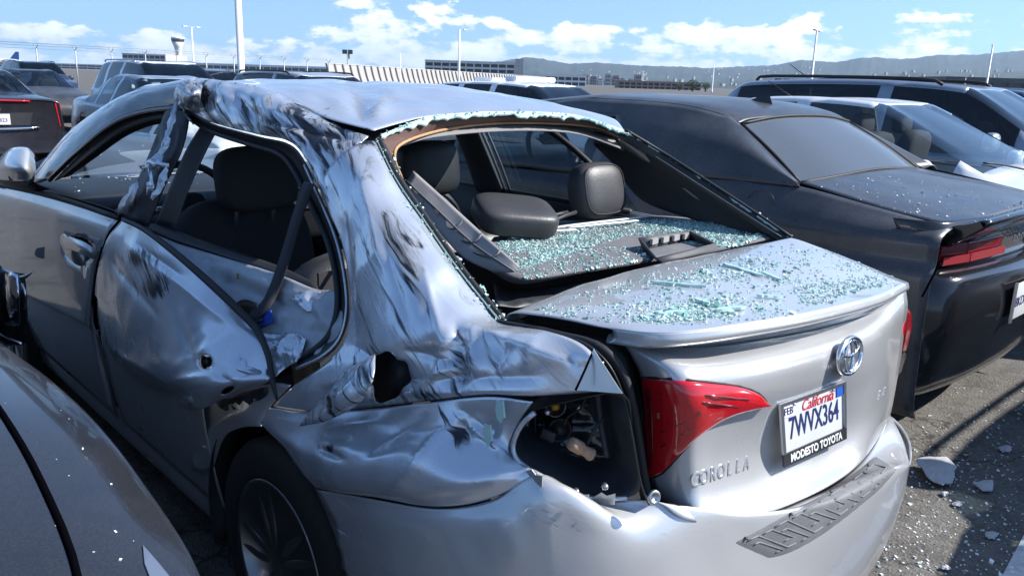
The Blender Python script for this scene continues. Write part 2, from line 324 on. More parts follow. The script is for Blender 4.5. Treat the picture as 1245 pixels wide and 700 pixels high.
gr = mesh('ground', [(-300, -300, 0), (9000, -300, 0), (9000, 9000, 0), (-300, 9000, 0), (-9000, -300, 0), (-9000, 9000, 0), (-9000, -9000, 0), (9000, -9000, 0), (-300, -9000, 0)], [(0, 1, 2, 3), (4, 0, 3, 5), (6, 8, 0, 4), (8, 7, 1, 0)], MT['asphalt'], None, False)
tag(gr, kind='structure')
# ================================================================ the damaged silver sedan
from mathutils.bvhtree import BVHTree
ROOTINV = {}
def proj(P):
    d = np.asarray(P, float)-CP; z = d@cf; return 622.5+FPX*(d@cr)/z, 350-FPX*(d@cu)/z
def cut(o, fn, snap=None):
    """drop the faces whose centre lies in a given opening (fn of the centre); snap pulls the raw edge onto the opening's outline"""
    bm = bmesh.new(); bm.from_mesh(o.data); eb = {v.index for e in bm.edges if e.is_boundary for v in e.verts}
    dl = [f for f in bm.faces if fn(np.array(f.calc_center_median()))]
    C = sum((np.array(f.calc_center_median()) for f in dl), np.zeros(3))/max(len(dl), 1)
    bmesh.ops.delete(bm, geom=dl, context='FACES')
    if snap:
        for v in {v for e in bm.edges if e.is_boundary for v in e.verts}:
            if v.index in eb: continue
            P = np.array(v.co); lo, hi = .3, 2.5
            for _ in range(18):
                md = (lo+hi)/2
                if snap(C+(P-C)*md): lo = md
                else: hi = md
            v.co = C+(P-C)*lo
    bm.to_mesh(o.data); bm.free()
def inell(P, u, v, a, b, ang=0):
    x, y = proj(P); x -= u; y -= v; c, s = math.cos(ang), math.sin(ang); return ((x*c+y*s)/a)**2+((-x*s+y*c)/b)**2 < 1
def segd(p, a, b):
    a = np.array(a, float); b = np.array(b, float); p = np.array(p); t = min(max(((p-a)@(b-a))/((b-a)@(b-a)), 0), 1); return np.linalg.norm(p-a-t*(b-a)), t
def mk_disp(creases, amp=0.0, scale=6, oct=4, mask=None, facet=0.0, fs=6.0):
    def f(s, t, P):
        q = proj(P); d = 0
        for a, b, wd, am in creases:
            dd, tt = segd(q, a, b); e = 4*tt*(1-tt); d += am*math.exp(-dd/wd)*(.35+.65*e)
        if amp:
            n1 = mnoise.noise(Vector(P)*scale); n2 = mnoise.noise(Vector(P)*scale*2.3+Vector((5, 3, 1))); d += amp*(.9-2.6*abs(n1)-1.1*abs(n2))*(mask(q) if mask else 1)
        if facet: Q = Vector((P[0]*fs, P[1]*fs*1.2, P[2]*fs*.8)); d += facet*(mnoise.voronoi(Q)[0][0]-.4)+facet*.35*(mnoise.voronoi(Q*2.3)[0][0]-.4)
        edge = min(1, min(s, 1-s)*9)*min(1, min(t, 1-t)*9)
        return d*edge
    return f
def mk_scuff(base, blobs):
    def f(s, t, P):
        q = proj(P); v = base
        for u, w_, ru, rv, wt in blobs: v += wt*math.exp(-((q[0]-u)/ru)**2-((q[1]-w_)/rv)**2)
        return v
    return f
HWZ = ((.15, .2, .3, .45, .6, .75, .9, 1.0, 1.07), (.78, .82, .845, .87, .886, .888, .88, .868, .85))
def HW(z): return float(np.interp(z, *HWZ))
car = thing('damaged_sedan', 'wrecked silver sedan with torn left side, missing rear window and dented trunk', 'car')
S_ = MT['silver']; SS = MT['silver_scuffed']

# --- roof
RL = [PX(443, 163, -.555), PX(409, 152, -.575), PX(374, 131, -.585), PX(340, 114, -.585), PX(290, 100, -.585), PX(237, 95, -.585)]
hd = [PY(454, 159, 1.07), PY(490, 149, 1.11), PY(523, 142, 1.135), PY(591, 137, 1.15), PY(660, 137, 1.15), PY(711, 143, 1.135), PY(760, 160, 1.08)]
rows = [hd]
for y, zc in ((1.26, 1.462), (1.5, 1.492), (1.8, 1.508), (2.15, 1.507), (2.5, 1.478), (2.72, 1.44)):
    el_ = RL[0]; ys = [p[1] for p in RL]; xl = float(np.interp(y, ys, [p[0] for p in RL])); zl = float(np.interp(y, ys, [p[2] for p in RL])) - (.03 if y > 2.3 else 0)
    zl = min(zl, zc-.02); zr = zc-.05
    rows.append([np.array([xl+(.58-xl)*f, y, (zl if f < .5 else zr)+((zc-(zl if f < .5 else zr))*(1-(abs(2*f-1))**2.2))]) for f in (0, .12, .25, .5, .75, .88, 1)])
rcr = [((445, 158), (428, 103), 9, .020), ((428, 103), (470, 118), 12, .012), ((470, 118), (452, 150), 16, -.030), ((490, 116), (560, 126), 8, .010), ((455, 135), (490, 116), 6, .010), ((360, 112), (385, 128), 7, -.012), ((400, 120), (425, 140), 9, -.012), ((500, 128), (560, 112), 16, -.010)]
patch('roof', rows, SS, car, 8, 10, .002, mk_disp(rcr, .004, 5, 3), mk_scuff(.02, [(395, 135, 30, 12, .25), (440, 160, 16, 10, .35)]), flip=True)
# headliner under the roof
patch('headliner', [[p-np.array([0, 0, .055])-np.array([p[0]*.04, 0, 0]) for p in r] for r in rows], MT['headliner'], car, 3, 3, .004)

# --- left roof rail, front half and crushed rear half
rail_f = [[PX(30, 226, -.83), PX(75, 170, -.745), PX(115, 137, -.685), PX(160, 112, -.635), PX(237, 94, -.60)],
          [PX(48, 222, -.86), PX(86, 176, -.785), PX(124, 144, -.725), PX(166, 121, -.675), PX(232, 108, -.645)],
          [PX(62, 218, -.85), PX(100, 180, -.79), PX(138, 150, -.735), PX(175, 135, -.69), PX(226, 130, -.655)]]
patch('roof_rail', rail_f, SS, car, 6, 8, .003, mk_disp([((150, 115), (232, 112), 5, -.008)], .004, 14), lambda s_, t_, P_: .05 if s_ < .2 else (.30+.25*t_ if s_ > .3 else .18))
patch('door_frame', [[lerp(a, c_, .35)+np.array([-.006, 0, .002]) for a, c_ in zip(rail_f[0], rail_f[1])], [p+np.array([-.008, 0, .002]) for p in rail_f[1]], [p+np.array([-.006, 0, 0]) for p in rail_f[2]]], MT['gloss_black'], car, 5, 8, .002, mk_disp([], .003, 16))
seal_f = [[p+np.array([.012, 0, -.006]) for p in rail_f[2]], [PX(76, 216, -.835), PX(112, 186, -.775), PX(148, 160, -.72), PX(180, 147, -.685), PX(214, 142, -.66)], [PX(84, 214, -.80), PX(118, 190, -.745), PX(152, 166, -.695), PX(182, 153, -.66), PX(210, 148, -.635)]]
patch('window_seal', seal_f, MT['rubber'], car, 4, 6, .004)
tubeo('window_seal', [PX(60, 219, -.852), PX(98, 182, -.795), PX(136, 152, -.742), PX(174, 137, -.698), PX(224, 131, -.662)], .009, MT['gloss_black'], car)
top = [PX(237, 95, -.585), PX(265, 98, -.583), PX(310, 105, -.58), PX(350, 119, -.58), PX(385, 138, -.575), PX(415, 155, -.57), PX(448, 166, -.562)]
bot = [PX(224, 130, -.66), PX(256, 148, -.66), PX(312, 163, -.66), PX(352, 172, -.665), PX(374, 196, -.672), PX(388, 226, -.68), PX(404, 262, -.70)]
def lerp(a, b, f): return a*(1-f)+b*f
mid1 = [lerp(a, b, .3)+np.array([-.022, 0, .012]) for a, b in zip(top, bot)]; mid2 = [lerp(a, b, .66)+np.array([-.022, 0, .0]) for a, b in zip(top, bot)]
rc = [((285, 112), (318, 158), 6, -.022), ((322, 122), (330, 150), 5, .014), ((318, 150), (372, 168), 5, .012), ((345, 150), (440, 172), 6, -.018), ((240, 118), (262, 104), 5, -.016), ((330, 135), (420, 160), 5, .012), ((262, 108), (300, 140), 6, .010)]
patch('roof_rail', [top, mid1, mid2, bot], SS, car, 12, 12, .003, mk_disp(rc, .004, 10, 4, None, .012, 9.0), mk_scuff(.23, [(330, 150, 50, 16, .10), (400, 168, 34, 16, .14), (235, 112, 20, 12, .2), (300, 112, 40, 8, -.12)]))

# --- rear quarter panel: C pillar down to the tail lamp, crushed and scraped
XQ = [[-.680, -.672, -.655, -.635, -.61, -.585, -.565], [-.700, -.70, -.69, -.675, -.65, -.62, -.59], [-.72, -.722, -.715, -.70, -.675, -.645, -.605],
      [-.745, -.75, -.745, -.73, -.70, -.665, -.62], [-.765, -.775, -.77, -.755, -.725, -.68, -.625], [-.79, -.80, -.79, -.775, -.745, -.70, -.63],
      [-.825, -.82, -.795, -.775, -.75, -.72, -.68], [-.85, -.835, -.80, -.785, -.765, -.735, -.675], [-.868, -.85, -.815, -.80, -.775, -.74, -.655]]
UQ = [[(388, 228), (398, 208), (410, 193), (422, 183), (434, 176), (446, 172), (456, 172)], [(402, 262), (415, 250), (430, 240), (444, 230), (456, 224), (468, 220), (480, 220)],
      [(415, 293), (430, 285), (447, 278), (464, 272), (482, 268), (498, 268), (514, 270)], [(424, 335), (440, 330), (460, 325), (482, 320), (505, 317), (528, 318), (550, 322)],
      [(427, 380), (446, 378), (470, 372), (498, 368), (528, 365), (558, 364), (586, 368)], [(417, 418), (445, 418), (485, 412), (525, 405), (558, 400), (585, 396), (610, 392)],
      [(388, 446), (430, 444), (480, 436), (530, 430), (580, 422), (630, 412), (668, 402)], [(352, 470), (400, 472), (460, 466), (525, 458), (590, 448), (650, 440), (722, 424)],
      [(326, 495), (375, 502), (440, 498), (515, 490), (590, 482), (655, 484), (757, 478)]]
G = [[PX(*UQ[i][j], XQ[i][j]) for j in range(7)] for i in range(9)]
qc = [((556, 398), (562, 480), 7, -.030), ((573, 400), (580, 460), 6, .014), ((475, 480), (655, 474), 5, .022), ((500, 462), (655, 458), 10, -.014), ((585, 405), (690, 440), 10, .014),
      ((690, 432), (735, 470), 4, -.012), ((440, 220), (470, 330), 9, .012), ((420, 262), (432, 410), 6, -.014), ((470, 300), (500, 400), 10, -.008), ((515, 330), (540, 420), 8, .010), ((490, 425), (550, 440), 8, -.012), ((430, 420), (512, 476), 12, -.020), ((395, 470), (440, 450), 8, .01),
      ((600, 452), (620, 412), 5, -.012), ((640, 450), (652, 415), 5, .008), ((500, 478), (560, 440), 5, .014), ((545, 405), (530, 470), 6, .012)]
qs = mk_scuff(.125, [(430, 188, 34, 22, .16), (500, 300, 26, 30, .07), (560, 440, 12, 44, .16), (440, 290, 14, 80, .10), (475, 350, 30, 50, .04), (475, 455, 40, 40, .10), (520, 480, 30, 10, .16), (700, 440, 26, 12, .05)])
qp = patch('quarter_panel', G, SS, car, 12, 12, .002, mk_disp(qc, .0025, 5, 4, None, .016, 5.5), qs)
FU, FV = 473, 457
def hole_(P):
    x, y = proj(P); th = math.atan2(y-FV, x-FU); k_ = 1+.16*math.sin(2*th+.6)+.12*math.sin(3*th+2)+.06*math.sin(7*th); return inell(P, FU, FV, 22*k_, 35*k_, .3)
cut(qp, hole_, hole_)
UL = [[(326, 495), (375, 502), (440, 498), (515, 490), (590, 482), (648, 488)], [(318, 514), (368, 530), (430, 530), (510, 526), (580, 520), (630, 516)],
      [(345, 543), (385, 558), (440, 558), (515, 556), (580, 549), (620, 545)], [(368, 575), (398, 582), (448, 584), (522, 588), (588, 580), (634, 563)], [(384, 592), (412, 598), (452, 603), (530, 615), (597, 605), (655, 574)]]
XL = [[-.868, -.85, -.815, -.80, -.775, -.745], [-.882, -.872, -.85, -.825, -.78, -.752], [-.885, -.892, -.885, -.86, -.80, -.762], [-.885, -.895, -.892, -.872, -.825, -.77], [-.88, -.885, -.88, -.862, -.815, -.768]]
G2 = [[PX(*UL[i][j], XL[i][j]) for j in range(6)] for i in range(5)]
lc = [((562, 505), (480, 598), 7, .016), ((562, 505), (618, 556), 5, .020), ((560, 490), (570, 540), 7, -.016), ((400, 520), (470, 515), 8, .010), ((390, 545), (420, 560), 4, -.012), ((575, 505), (600, 545), 9, -.016), ((520, 500), (440, 560), 10, -.012)]
patch('quarter_panel', G2, SS, car, 12, 12, .002, mk_disp(lc, .0025, 5, 4, None, .013, 5.0), mk_scuff(.06, [(400, 545, 18, 8, .25), (520, 500, 40, 12, .12), (560, 520, 14, 20, .15)]))
# dog leg in front of the wheel arch
DG = [[PX(238, 492, -.86), PX(285, 478, -.87), PX(330, 466, -.868), PX(354, 468, -.852)], [PX(232, 520, -.862), PX(275, 500, -.872), PX(305, 490, -.875), PX(330, 492, -.868)], [PX(234, 570, -.865), PX(250, 530, -.875), PX(283, 508, -.882), PX(318, 513, -.883)], [PX(258, 572, -.865), PX(272, 533, -.878), PX(292, 520, -.882), PX(318, 518, -.883)]]
patch('arch_panel', DG, S_, car, 6, 6, .002)
# fuel filler pocket and torn-out filler door
fm = frame_m(PX(FU, FV, -.775), (-1, -.25, .15), (0, -.35, 1))
fm2 = fm @ Matrix.Diagonal((1.75, 1, 1, 1))
lathe('fuel_pocket', [(.070, -.016), (.060, -.022), (.05, -.07), (.0, -.075)], MT['dark_cavity'], car, fm2, 28)
lathe('fuel_cap', [(.03, -.06), (.03, -.035), (.026, -.03), (0, -.03)], MT['black_plastic'], car, fm, 24)
FD = [[PX(420, 452, -.835), PX(438, 440, -.85), PX(456, 431, -.845)], [PX(398, 478, -.87), PX(425, 465, -.89), PX(455, 452, -.875)], [PX(378, 500, -.885), PX(412, 492, -.91), PX(448, 476, -.89)], [PX(364, 518, -.89), PX(395, 512, -.905), PX(430, 496, -.895)]]
patch('fuel_door', FD, SS, car, 8, 8, .003, mk_disp([((400, 505), (450, 440), 7, .006)], .006, 16), mk_scuff(.22, []))

# --- tail lamp cavity in the left corner
cav = [(650, 500), (690, 489), (757, 479), (768, 520), (778, 585), (762, 603), (715, 603), (668, 582), (632, 560), (624, 540), (634, 515)]
ce = [PX(*q, x) for q, x in zip(cav, (-.745, -.72, -.655, -.635, -.61, -.62, -.67, -.745, -.765, -.765, -.755))]
cin = np.array([.085, .12, 0.0]); cc_ = np.mean(ce, 0)
ring = []
for f, dpt in ((1.02, 0), (.97, .05), (.85, .35), (.72, .8), (.45, 1.0), (.02, 1.02)):
    ring.append([cc_+(p-cc_)*f+cin*dpt+np.array([fb(p*7, 1.0)*.006]*3)*(dpt > .1) for p in ce])
Rg = np.array(ring); Rg2 = cr1(np.swapaxes(cr1(np.swapaxes(Rg, 0, 1), 3, True), 0, 1), 3)
mesh('lamp_cavity', Rg2.reshape(-1, 3), gridfaces(Rg2.shape[0], Rg2.shape[1], True), MT['dark_cavity'], car)
tubeo('cavity_lip', [p+np.array([-.004, -.004, 0]) for p in ce[5:]+ce[:1]], .005, MT['silver_torn'], car, 3, 6)
bm_ = frame_m(PX(690, 541, -.665)+np.array([.04, .06, 0]), (-.55, -.8, .1), (0, 0, 1))
tubeo('socket_recess', [bm_ @ Vector(q) for q in ((.045, .05, 0), (.05, -.05, 0), (-.03, -.055, 0), (-.045, .045, 0))], .004, MT['black_plastic'], car, 1, 6, True)
lathe('socket_hole', [(.026, .002), (.022, .01), (.02, -.03), (0, -.03)], MT['black_plastic'], car, bm_, 20)
sm_ = frame_m(PX(706, 545, -.69), (.75, -.3, -.55), (0, 0, 1))
lathe('bulb_socket', [(.011, -.025), (.0125, -.02), (.0125, .0), (.010, .002), (.010, .02), (.012, .021), (.012, .027), (0, .027)], MT['socket_tan'], car, sm_, 14)
bm2 = frame_m(PX(680, 508, -.70)+np.array([.035, .045, 0]), (-.5, -.8, .2), (0, 0, 1))
bh = lathe('bulb_holder', [(.022, .004), (.019, .008), (.017, -.02), (0, -.02)], MT['gloss_black'], car, bm2, 20)
lathe('bulb', [(.006, -.015), (.009, 0), (.007, .008), (0, .011)], MT['bulb_amber'], bh, bm2, 12)
for q in ((665, 500), (735, 590), (700, 596), (655, 567)): lathe('mounting_clip', [(.006, 0), (.006, .008), (.003, .012), (0, .012)], MT['satin_metal'], car, frame_m(PX(*q, -.71), (-.6, -.7, .2)), 8)
patch('cavity_panel', [[PX(648, 520, -.735)+cin*.6, PX(690, 500, -.70)+cin*.75, PX(745, 492, -.65)+cin*.75], [PX(640, 545, -.74)+cin*.7, PX(690, 545, -.70)+cin*.95, PX(755, 540, -.64)+cin*.9], [PX(662, 575, -.73)+cin*.6, PX(705, 592, -.68)+cin*.75, PX(760, 590, -.63)+cin*.7]], MT['gloss_black'], car, 10, 10, .002, mk_disp([((660, 520), (745, 520), 4, .010), ((655, 560), (755, 566), 4, .010), ((735, 495), (742, 590), 4, -.012), ((665, 505), (668, 580), 4, .010)], .004, 30))
for a, b2, r_ in (((740, 500), (752, 580), .006), ((650, 560), (735, 582), .005), ((655, 528), (668, 572), .004), ((668, 520), (728, 512), .004)): tubeo('pressed_edge', [PX(*a, -.69)+cin*.55, lerp(PX(*a, -.69), PX(*b2, -.67), .5)+cin*.62, PX(*b2, -.67)+cin*.55], r_, MT['dark_cavity'], car, 4, 6)
box('connector', PX(676, 548, -.70)+cin*.5, (.03, .03, .022), MT['black_plastic'], car, Euler((.3, .2, .6)).to_matrix(), .003)
for q in (((676, 548), (668, 560), (672, 578), (690, 588)), ((694, 536), (700, 524), (716, 514), (722, 500)), ((684, 512), (700, 506), (716, 510))): tubeo('wire', [PX(*p_, -.70)+cin*.45 for p_ in q], .0025, MT['rubber'], car, 5, 5)
tubeo('wire', [PX(714, 540, -.68), PX(724, 520, -.66), PX(735, 508, -.64)], .003, MT['rubber'], car, 4, 5)
for a, b, c in (((672, 590), (690, 599), -.70), ((696, 600), (716, 606), -.68), ((722, 604), (748, 605), -.66), ((640, 572), (660, 584), -.765)):   # torn plastic tabs along the lower lip
    p, q = PX(*a, c-.01), PX(*b, c-.01); poly('torn_tab', [p, lerp(p, q, .35)+[0, 0, .010], lerp(p, q, .6)+[0, 0, .004], q+[0, 0, .009], q-[0, 0, .012], p-[0, 0, .012]], MT['silver_torn'], car, .002)
# small folded corner between lamp and trunk
poly('corner_flap', [PX(722, 424, -.690), PX(757, 478, -.682), PX(702, 474, -.712)], S_, car, .002)
tubeo('crease_gap', [PX(721, 427, -.688), PX(712, 448, -.718), PX(700, 474, -.748)], .0022, MT['gap_black'], car, 3, 5)

# --- dark channel between quarter and trunk lid
gap_o = [PX(604, 388, -.635), PX(668, 402, -.675), PX(722, 424, -.672), PX(757, 478, -.652), PX(779, 585, -.612), PX(790, 612, -.60)]
gap_i = [PX(628, 378, -.57), PX(690, 392, -.56), PX(748, 404, -.55), PX(778, 450, -.53), PX(796, 580, -.50), PX(806, 606, -.50)]
patch('trunk_gutter', [gap_o, [lerp(a, b, .5)+np.array([.05, .05, -.07]) for a, b in zip(gap_o, gap_i)], [b+np.array([.03, .03, -.03]) for b in gap_i]], MT['black_plastic'], car, 5, 8, .003)
tubeo('trunk_seal', [lerp(a, b, .45)+np.array([.012, .012, -.022]) for a, b in zip(gap_o, gap_i)], .010, MT['rubber'], car, 5, 8)

# --- rear bumper
plan = [(-.875, .74), (-.888, .58), (-.878, .42), (-.83, .265), (-.745, .16), (-.62, .085), (-.47, .045), (-.3, .018), (0, 0), (.3, .018), (.5, .06), (.71, .17), (.86, .37)]
tp = [PX(384, 595, -.876), PX(452, 606, -.876), PX(530, 618, -.858), PX(597, 608, -.812), PX(657, 577, -.765), PX(715, 606, -.67), PY(795, 609, .12), PY(835, 632, .075), PY(900, 637, .05), PY(965, 614, .045), PY(1030, 579, .07), PY(1072, 525, .15), PY(1092, 455, .26)]
ledge = [lerp(a, np.array([p[0], p[1], a[2]-.05]), .75) for a, p in zip(tp, plan)]
B = [tp, ledge] + [[np.array([p[0]*(1-s), p[1]+s*1.2*(1 if abs(p[0]) < .8 else .2), z - (0 if abs(p[0]) < .84 else 0)]) for p in plan] for z, s in ((.635, .002), (.56, 0), (.45, .004), (.33, .02), (.22, .05))]
B[2] = [np.array([q[0], q[1], min(q[2], l[2]-.03)]) for q, l in zip(B[2], B[1])]
arch = lambda P: (P[1]-1.05)**2+(P[2]-.35)**2 < .365**2 and P[0] < 0
bc = [((600, 612), (640, 690), 12, .006), ((560, 640), (590, 690), 14, -.006), ((660, 580), (668, 700), 8, .006), ((700, 612), (735, 640), 10, .004)]
bmp = patch('rear_bumper', B, MT['silver_scratched'], car, 8, 8, .003, mk_disp(bc, .0010, 6, 4, None, .0), mk_scuff(.045, [(600, 640, 60, 40, .03), (690, 625, 40, 14, .07), (840, 650, 40, 10, .06), (480, 640, 40, 30, .03)]))
cut(bmp, arch)
tubeo('bumper_gap', [p+np.array([.004, .004, .004]) for p in (PX(440, 606, -.868), PX(480, 612, -.865), PX(530, 613, -.855), PX(575, 607, -.825), PX(612, 594, -.79), PX(642, 578, -.768))], [.001, .005, .007, .008, .007, .003], MT['gap_black'], car, 4, 6)
# step pad with chevron ribs
bpM = bmp.data; bbv = BVHTree.FromPolygons([v.co.copy() for v in bpM.vertices], [tuple(p.vertices) for p in bpM.polygons])
def onb(u, v, l_): h_ = bbv.ray_cast(Vector(CP), Vector(ray(u, v))); return np.array(h_[0])+np.array([0, -.55, .8])*l_
PT = cr1(np.array([(886, 661), (915, 646), (950, 627), (982, 609), (1012, 592), (1040, 573), (1064, 553)], float), 3); PB = cr1(np.array([(934, 681), (962, 673), (992, 657), (1022, 636), (1048, 615), (1072, 594), (1092, 570)], float), 3)
def padp(s, t, l_):
    i = s*(len(PT)-1); i0 = min(int(i), len(PT)-2); f = i-i0; a = lerp(PT[i0], PT[i0+1], f); c_ = lerp(PB[i0], PB[i0+1], f); q = lerp(a, c_, t); return onb(q[0], q[1], l_)
pad = patch('step_pad', [[padp(s, t, .001+.006*min(1, 6*min(t, 1-t), 14*min(s, 1-s))) for s in np.linspace(0, 1, 40)] for t in np.linspace(0, 1, 12)], MT['pad_grey'], car, 1, 1, 0)
for k in range(5):
    s0 = .07+k*.175
    for pts_ in ([(s0, .18), (s0+.075, .18), (s0+.11, .80), (s0+.165, .80)], [(s0+.02, .82), (s0+.07, .82), (s0+.035, .36), (s0-.005, .36)], [(s0+.10, .20), (s0+.155, .20), (s0+.185, .62), (s0+.13, .62)]):
        tubeo('rib', [padp(*lerp(np.array(a), np.array(c_), f), .0065) for a, c_ in zip(pts_[:-1], pts_[1:]) for f in (0, .5)]+[padp(*pts_[-1], .0065)], .0020, MT['pad_grey'], pad, 1, 6)
for s in (.08, .36, .62, .9): lathe('dimple', [(.004, 0), (.003, .002), (0, .002)], MT['black_plastic'], pad, frame_m(padp(s, .10, .008), (0, -.5, .8)), 10)
lathe('bumper_plug', [(.014, 0), (.012, .004), (.008, .004), (.006, -.002), (0, -.002)], MT['satin_metal'], car, frame_m(PY(795, 604, .09), (-.3, -.9, .2)), 16)

# --- trunk lid
lf = [PX(621, 381, -.605), PX(665, 362, -.43)*0+PY(665, 363, .52), PY(708, 346, .54), PY(785, 325, .55), PY(855, 311, .545), PY(910, 300, .53), PY(961, 290, .49)]
le = [PY(745, 400, .255), PY(790, 405, .175), PY(840, 403, .125), PY(910, 394, .085), PY(1000, 378, .07), PY(1070, 360, .10), PY(1104, 344, .17)]
def lrow(f, dz): return [lerp(a, b, f)+np.array([0, 0, dz*(1 if 0 < i < 6 else .4)]) for i, (a, b) in enumerate(zip(lf, le))]
lid = patch('trunk_lid', [[p+np.array([0, .02, -.03]) for p in lf], lf, lrow(.3, .012), lrow(.6, .010), lrow(.85, .001), le], S_, car, 7, 8, .003, mk_disp([((700, 352), (760, 365), 12, -.004)], .0015, 5))
sp1 = [p+np.array([0, -.004, -.016]) for p in le]; sp2 = [p+np.array([0, .012, -.030]) for p in le]
f0 = [PY(750, 406, .27), PY(793, 417, .215), PY(845, 421, .175), PY(913, 414, .145), PY(1000, 398, .135), PY(1065, 378, .155), PY(1101, 353, .21)]
patch('spoiler', [le, sp1, sp2, [lerp(a, b, .6)+np.array([0, .01, .004]) for a, b in zip(sp2, f0)], f0], S_, lid, 5, 8, .002)
FU_ = [[None]*7, [(768, 432), (815, 445), (860, 448), (920, 441), (1000, 424), (1060, 405), (1103, 374)], [(781, 462), (825, 480), (868, 483), (925, 474), (1003, 456), (1060, 436), (1099, 400)],
       [(786, 505), (830, 520), (870, 522), (930, 512), (1005, 495), (1058, 474), (1095, 432)], [(789, 545), (835, 560), (872, 562), (935, 550), (1005, 530), (1055, 508), (1090, 462)],
       [(793, 580), (840, 597), (876, 600), (940, 585), (1008, 562), (1052, 538), (1085, 490)], [(803, 607), (846, 630), (885, 635), (948, 618), (1012, 588), (1050, 557), (1080, 512)]]
FY = [None, (.23, .135, .098, .072, .07, .092, .19), (.205, .11, .08, .062, .065, .085, .185), (.195, .11, .088, .085, .09, .10, .185), (.185, .105, .092, .10, .105, .105, .19), (.175, .095, .08, .085, .088, .09, .19), (.165, .075, .05, .042, .045, .075, .185)]
FG = [f0]+[[PY(*FU_[i][j], FY[i][j]) for j in range(7)] for i in range(1, 7)]
patch('lid_face', FG, S_, lid, 8, 8, .003)
tubeo('lid_edge_shadow_gap', [p+np.array([0, .012, -.006]) for p in FG[-1]], .006, MT['gap_black'], lid, 4, 6)
# plate recess shading ledge, plate, frame and lettering
pc = [PY(945, 490, .072), PY(1025, 464, .072), PY(1026, 530, .078), PY(950, 567, .078)]     # TL TR BR BL outer frame
pcx = (pc[1]-pc[0]+pc[2]-pc[3])/2; pcy = (pc[0]-pc[3]+pc[1]-pc[2])/2; pcc = np.mean(pc, 0); pn = np.cross(pcx, pcy); pn /= np.linalg.norm(pn)
PWd, PHt = np.linalg.norm(pcx), np.linalg.norm(pcy)
def PM(x, y, d=0.0):
    o = pcc+pcx*x/2+pcy*y/2+pn*d; X = pcx/PWd; Y = pcy/PHt
    return Matrix(((X[0], Y[0], pn[0], o[0]), (X[1], Y[1], pn[1], o[1]), (X[2], Y[2], pn[2], o[2]), (0, 0, 0, 1)))
def pq(x0, x1, y0, y1, d): return [pcc+pcx*x/2+pcy*y/2+pn*d for x, y in ((x0, y0), (x1, y0), (x1, y1), (x0, y1))]
plate = poly('license_plate', pq(-.97, .97, -.93, .97, .004), MT['plate_white'], car, .003)
for q in ((-1, 1, .93, 1.02), (-1, 1, -1.02, -.60), (-1, -.92, -.60, .93), (.92, 1, -.60, .93)): poly('plate_frame', pq(*q, .0075), MT['black_plastic'] if q[3] < 0 else MT['satin_metal'], plate, .005)
text('plate_number', '7WVX364', PHt*.50, PM(0, .10, .0045), MT['plate_blue'], plate, .0006, PWd/(PHt*.5)/5.6, 1.0, 0, .0006)
text('plate_state', 'California', PHt*.25, PM(.10, .70, .0045), MT['plate_red'], plate, .0006, .95, .95, .35)
text('plate_frame_text', 'MODESTO TOYOTA', PHt*.185, PM(0, -.81, .008), MT['letter_white'], plate, .0006, PWd/(PHt*.185)/11.2, 1.0, 0, .0008)
poly('month_sticker', pq(-.90, -.66, .55, .88, .006), MT['letter_white'], plate, .001); text('sticker_text', 'FEB', PHt*.16, PM(-.78, .72, .0065), MT['plate_blue'], plate, .0004, .9)
poly('year_sticker', pq(.70, .91, .58, .90, .006), MT['sticker_blue'], plate, .001)
for x in (-.6, .6): lathe('plate_screw', [(.004, 0), (.004, .002), (0, .003)], MT['chrome'], plate, PM(x, .86, .005), 10)
# raised shoulders of the recess round the plate
# emblem: three interlocking ovals
em = frame_m(PY(1031, 432, .052), (0, -1, .12), (1, 0, 0))
def ell(cx, cy, a, b, r, nm): tubeo(nm, [em @ Vector((cx+a*math.cos(t), cy+b*math.sin(t), .004)) for t in np.linspace(0, 2*math.pi, 25)[:-1]], r, MT['chrome'], eo, 1, 8, True)
eo = lathe('emblem', [(.050, -.002), (.048, .002), (0, .002)], MT['satin_metal'], lid, em @ Matrix.Diagonal((1.12, .80, 1, 1)), 32)
ell(0, 0, .056, .040, .005, 'emblem_ring'); ell(0, .0, .018, .036, .0038, 'emblem_ring'); ell(0, .016, .040, .016, .0038, 'emblem_ring')
fm_ = PY(876, 573, .070); fx = PY(908, 562, .066)-PY(845, 583, .078); fx /= np.linalg.norm(fx); fz = np.array([0, 0, 1.]); fy = np.cross(fx, fz); fy = -fy if fy[1] > 0 else fy
from mathutils.bvhtree import BVHTree
lfS = surf(FG, 8, 8); lbv = BVHTree.FromPolygons([Vector(v) for v in lfS.reshape(-1, 3)], gridfaces(lfS.shape[0], lfS.shape[1]))
def drape(o, lift):
    ys0 = min(v.co.y for v in o.data.vertices); ym = sum(v.co.y for v in o.data.vertices)/len(o.data.vertices)
    for v in o.data.vertices:
        h_ = lbv.ray_cast(Vector((v.co.x, -1, v.co.z)), Vector((0, 1, 0)))
        if h_[0] is not None: v.co.y = h_[0].y-lift*(1 if v.co.y < pl_y(v.co.x, o) else .2)
    return o
def pl_y(x, o): return o['_a']*x+o['_b']
def LM(o, X, Y, Nn): return Matrix(((X[0], Y[0], Nn[0], o[0]), (X[1], Y[1], Nn[1], o[1]), (X[2], Y[2], Nn[2], o[2]), (0, 0, 0, 1)))
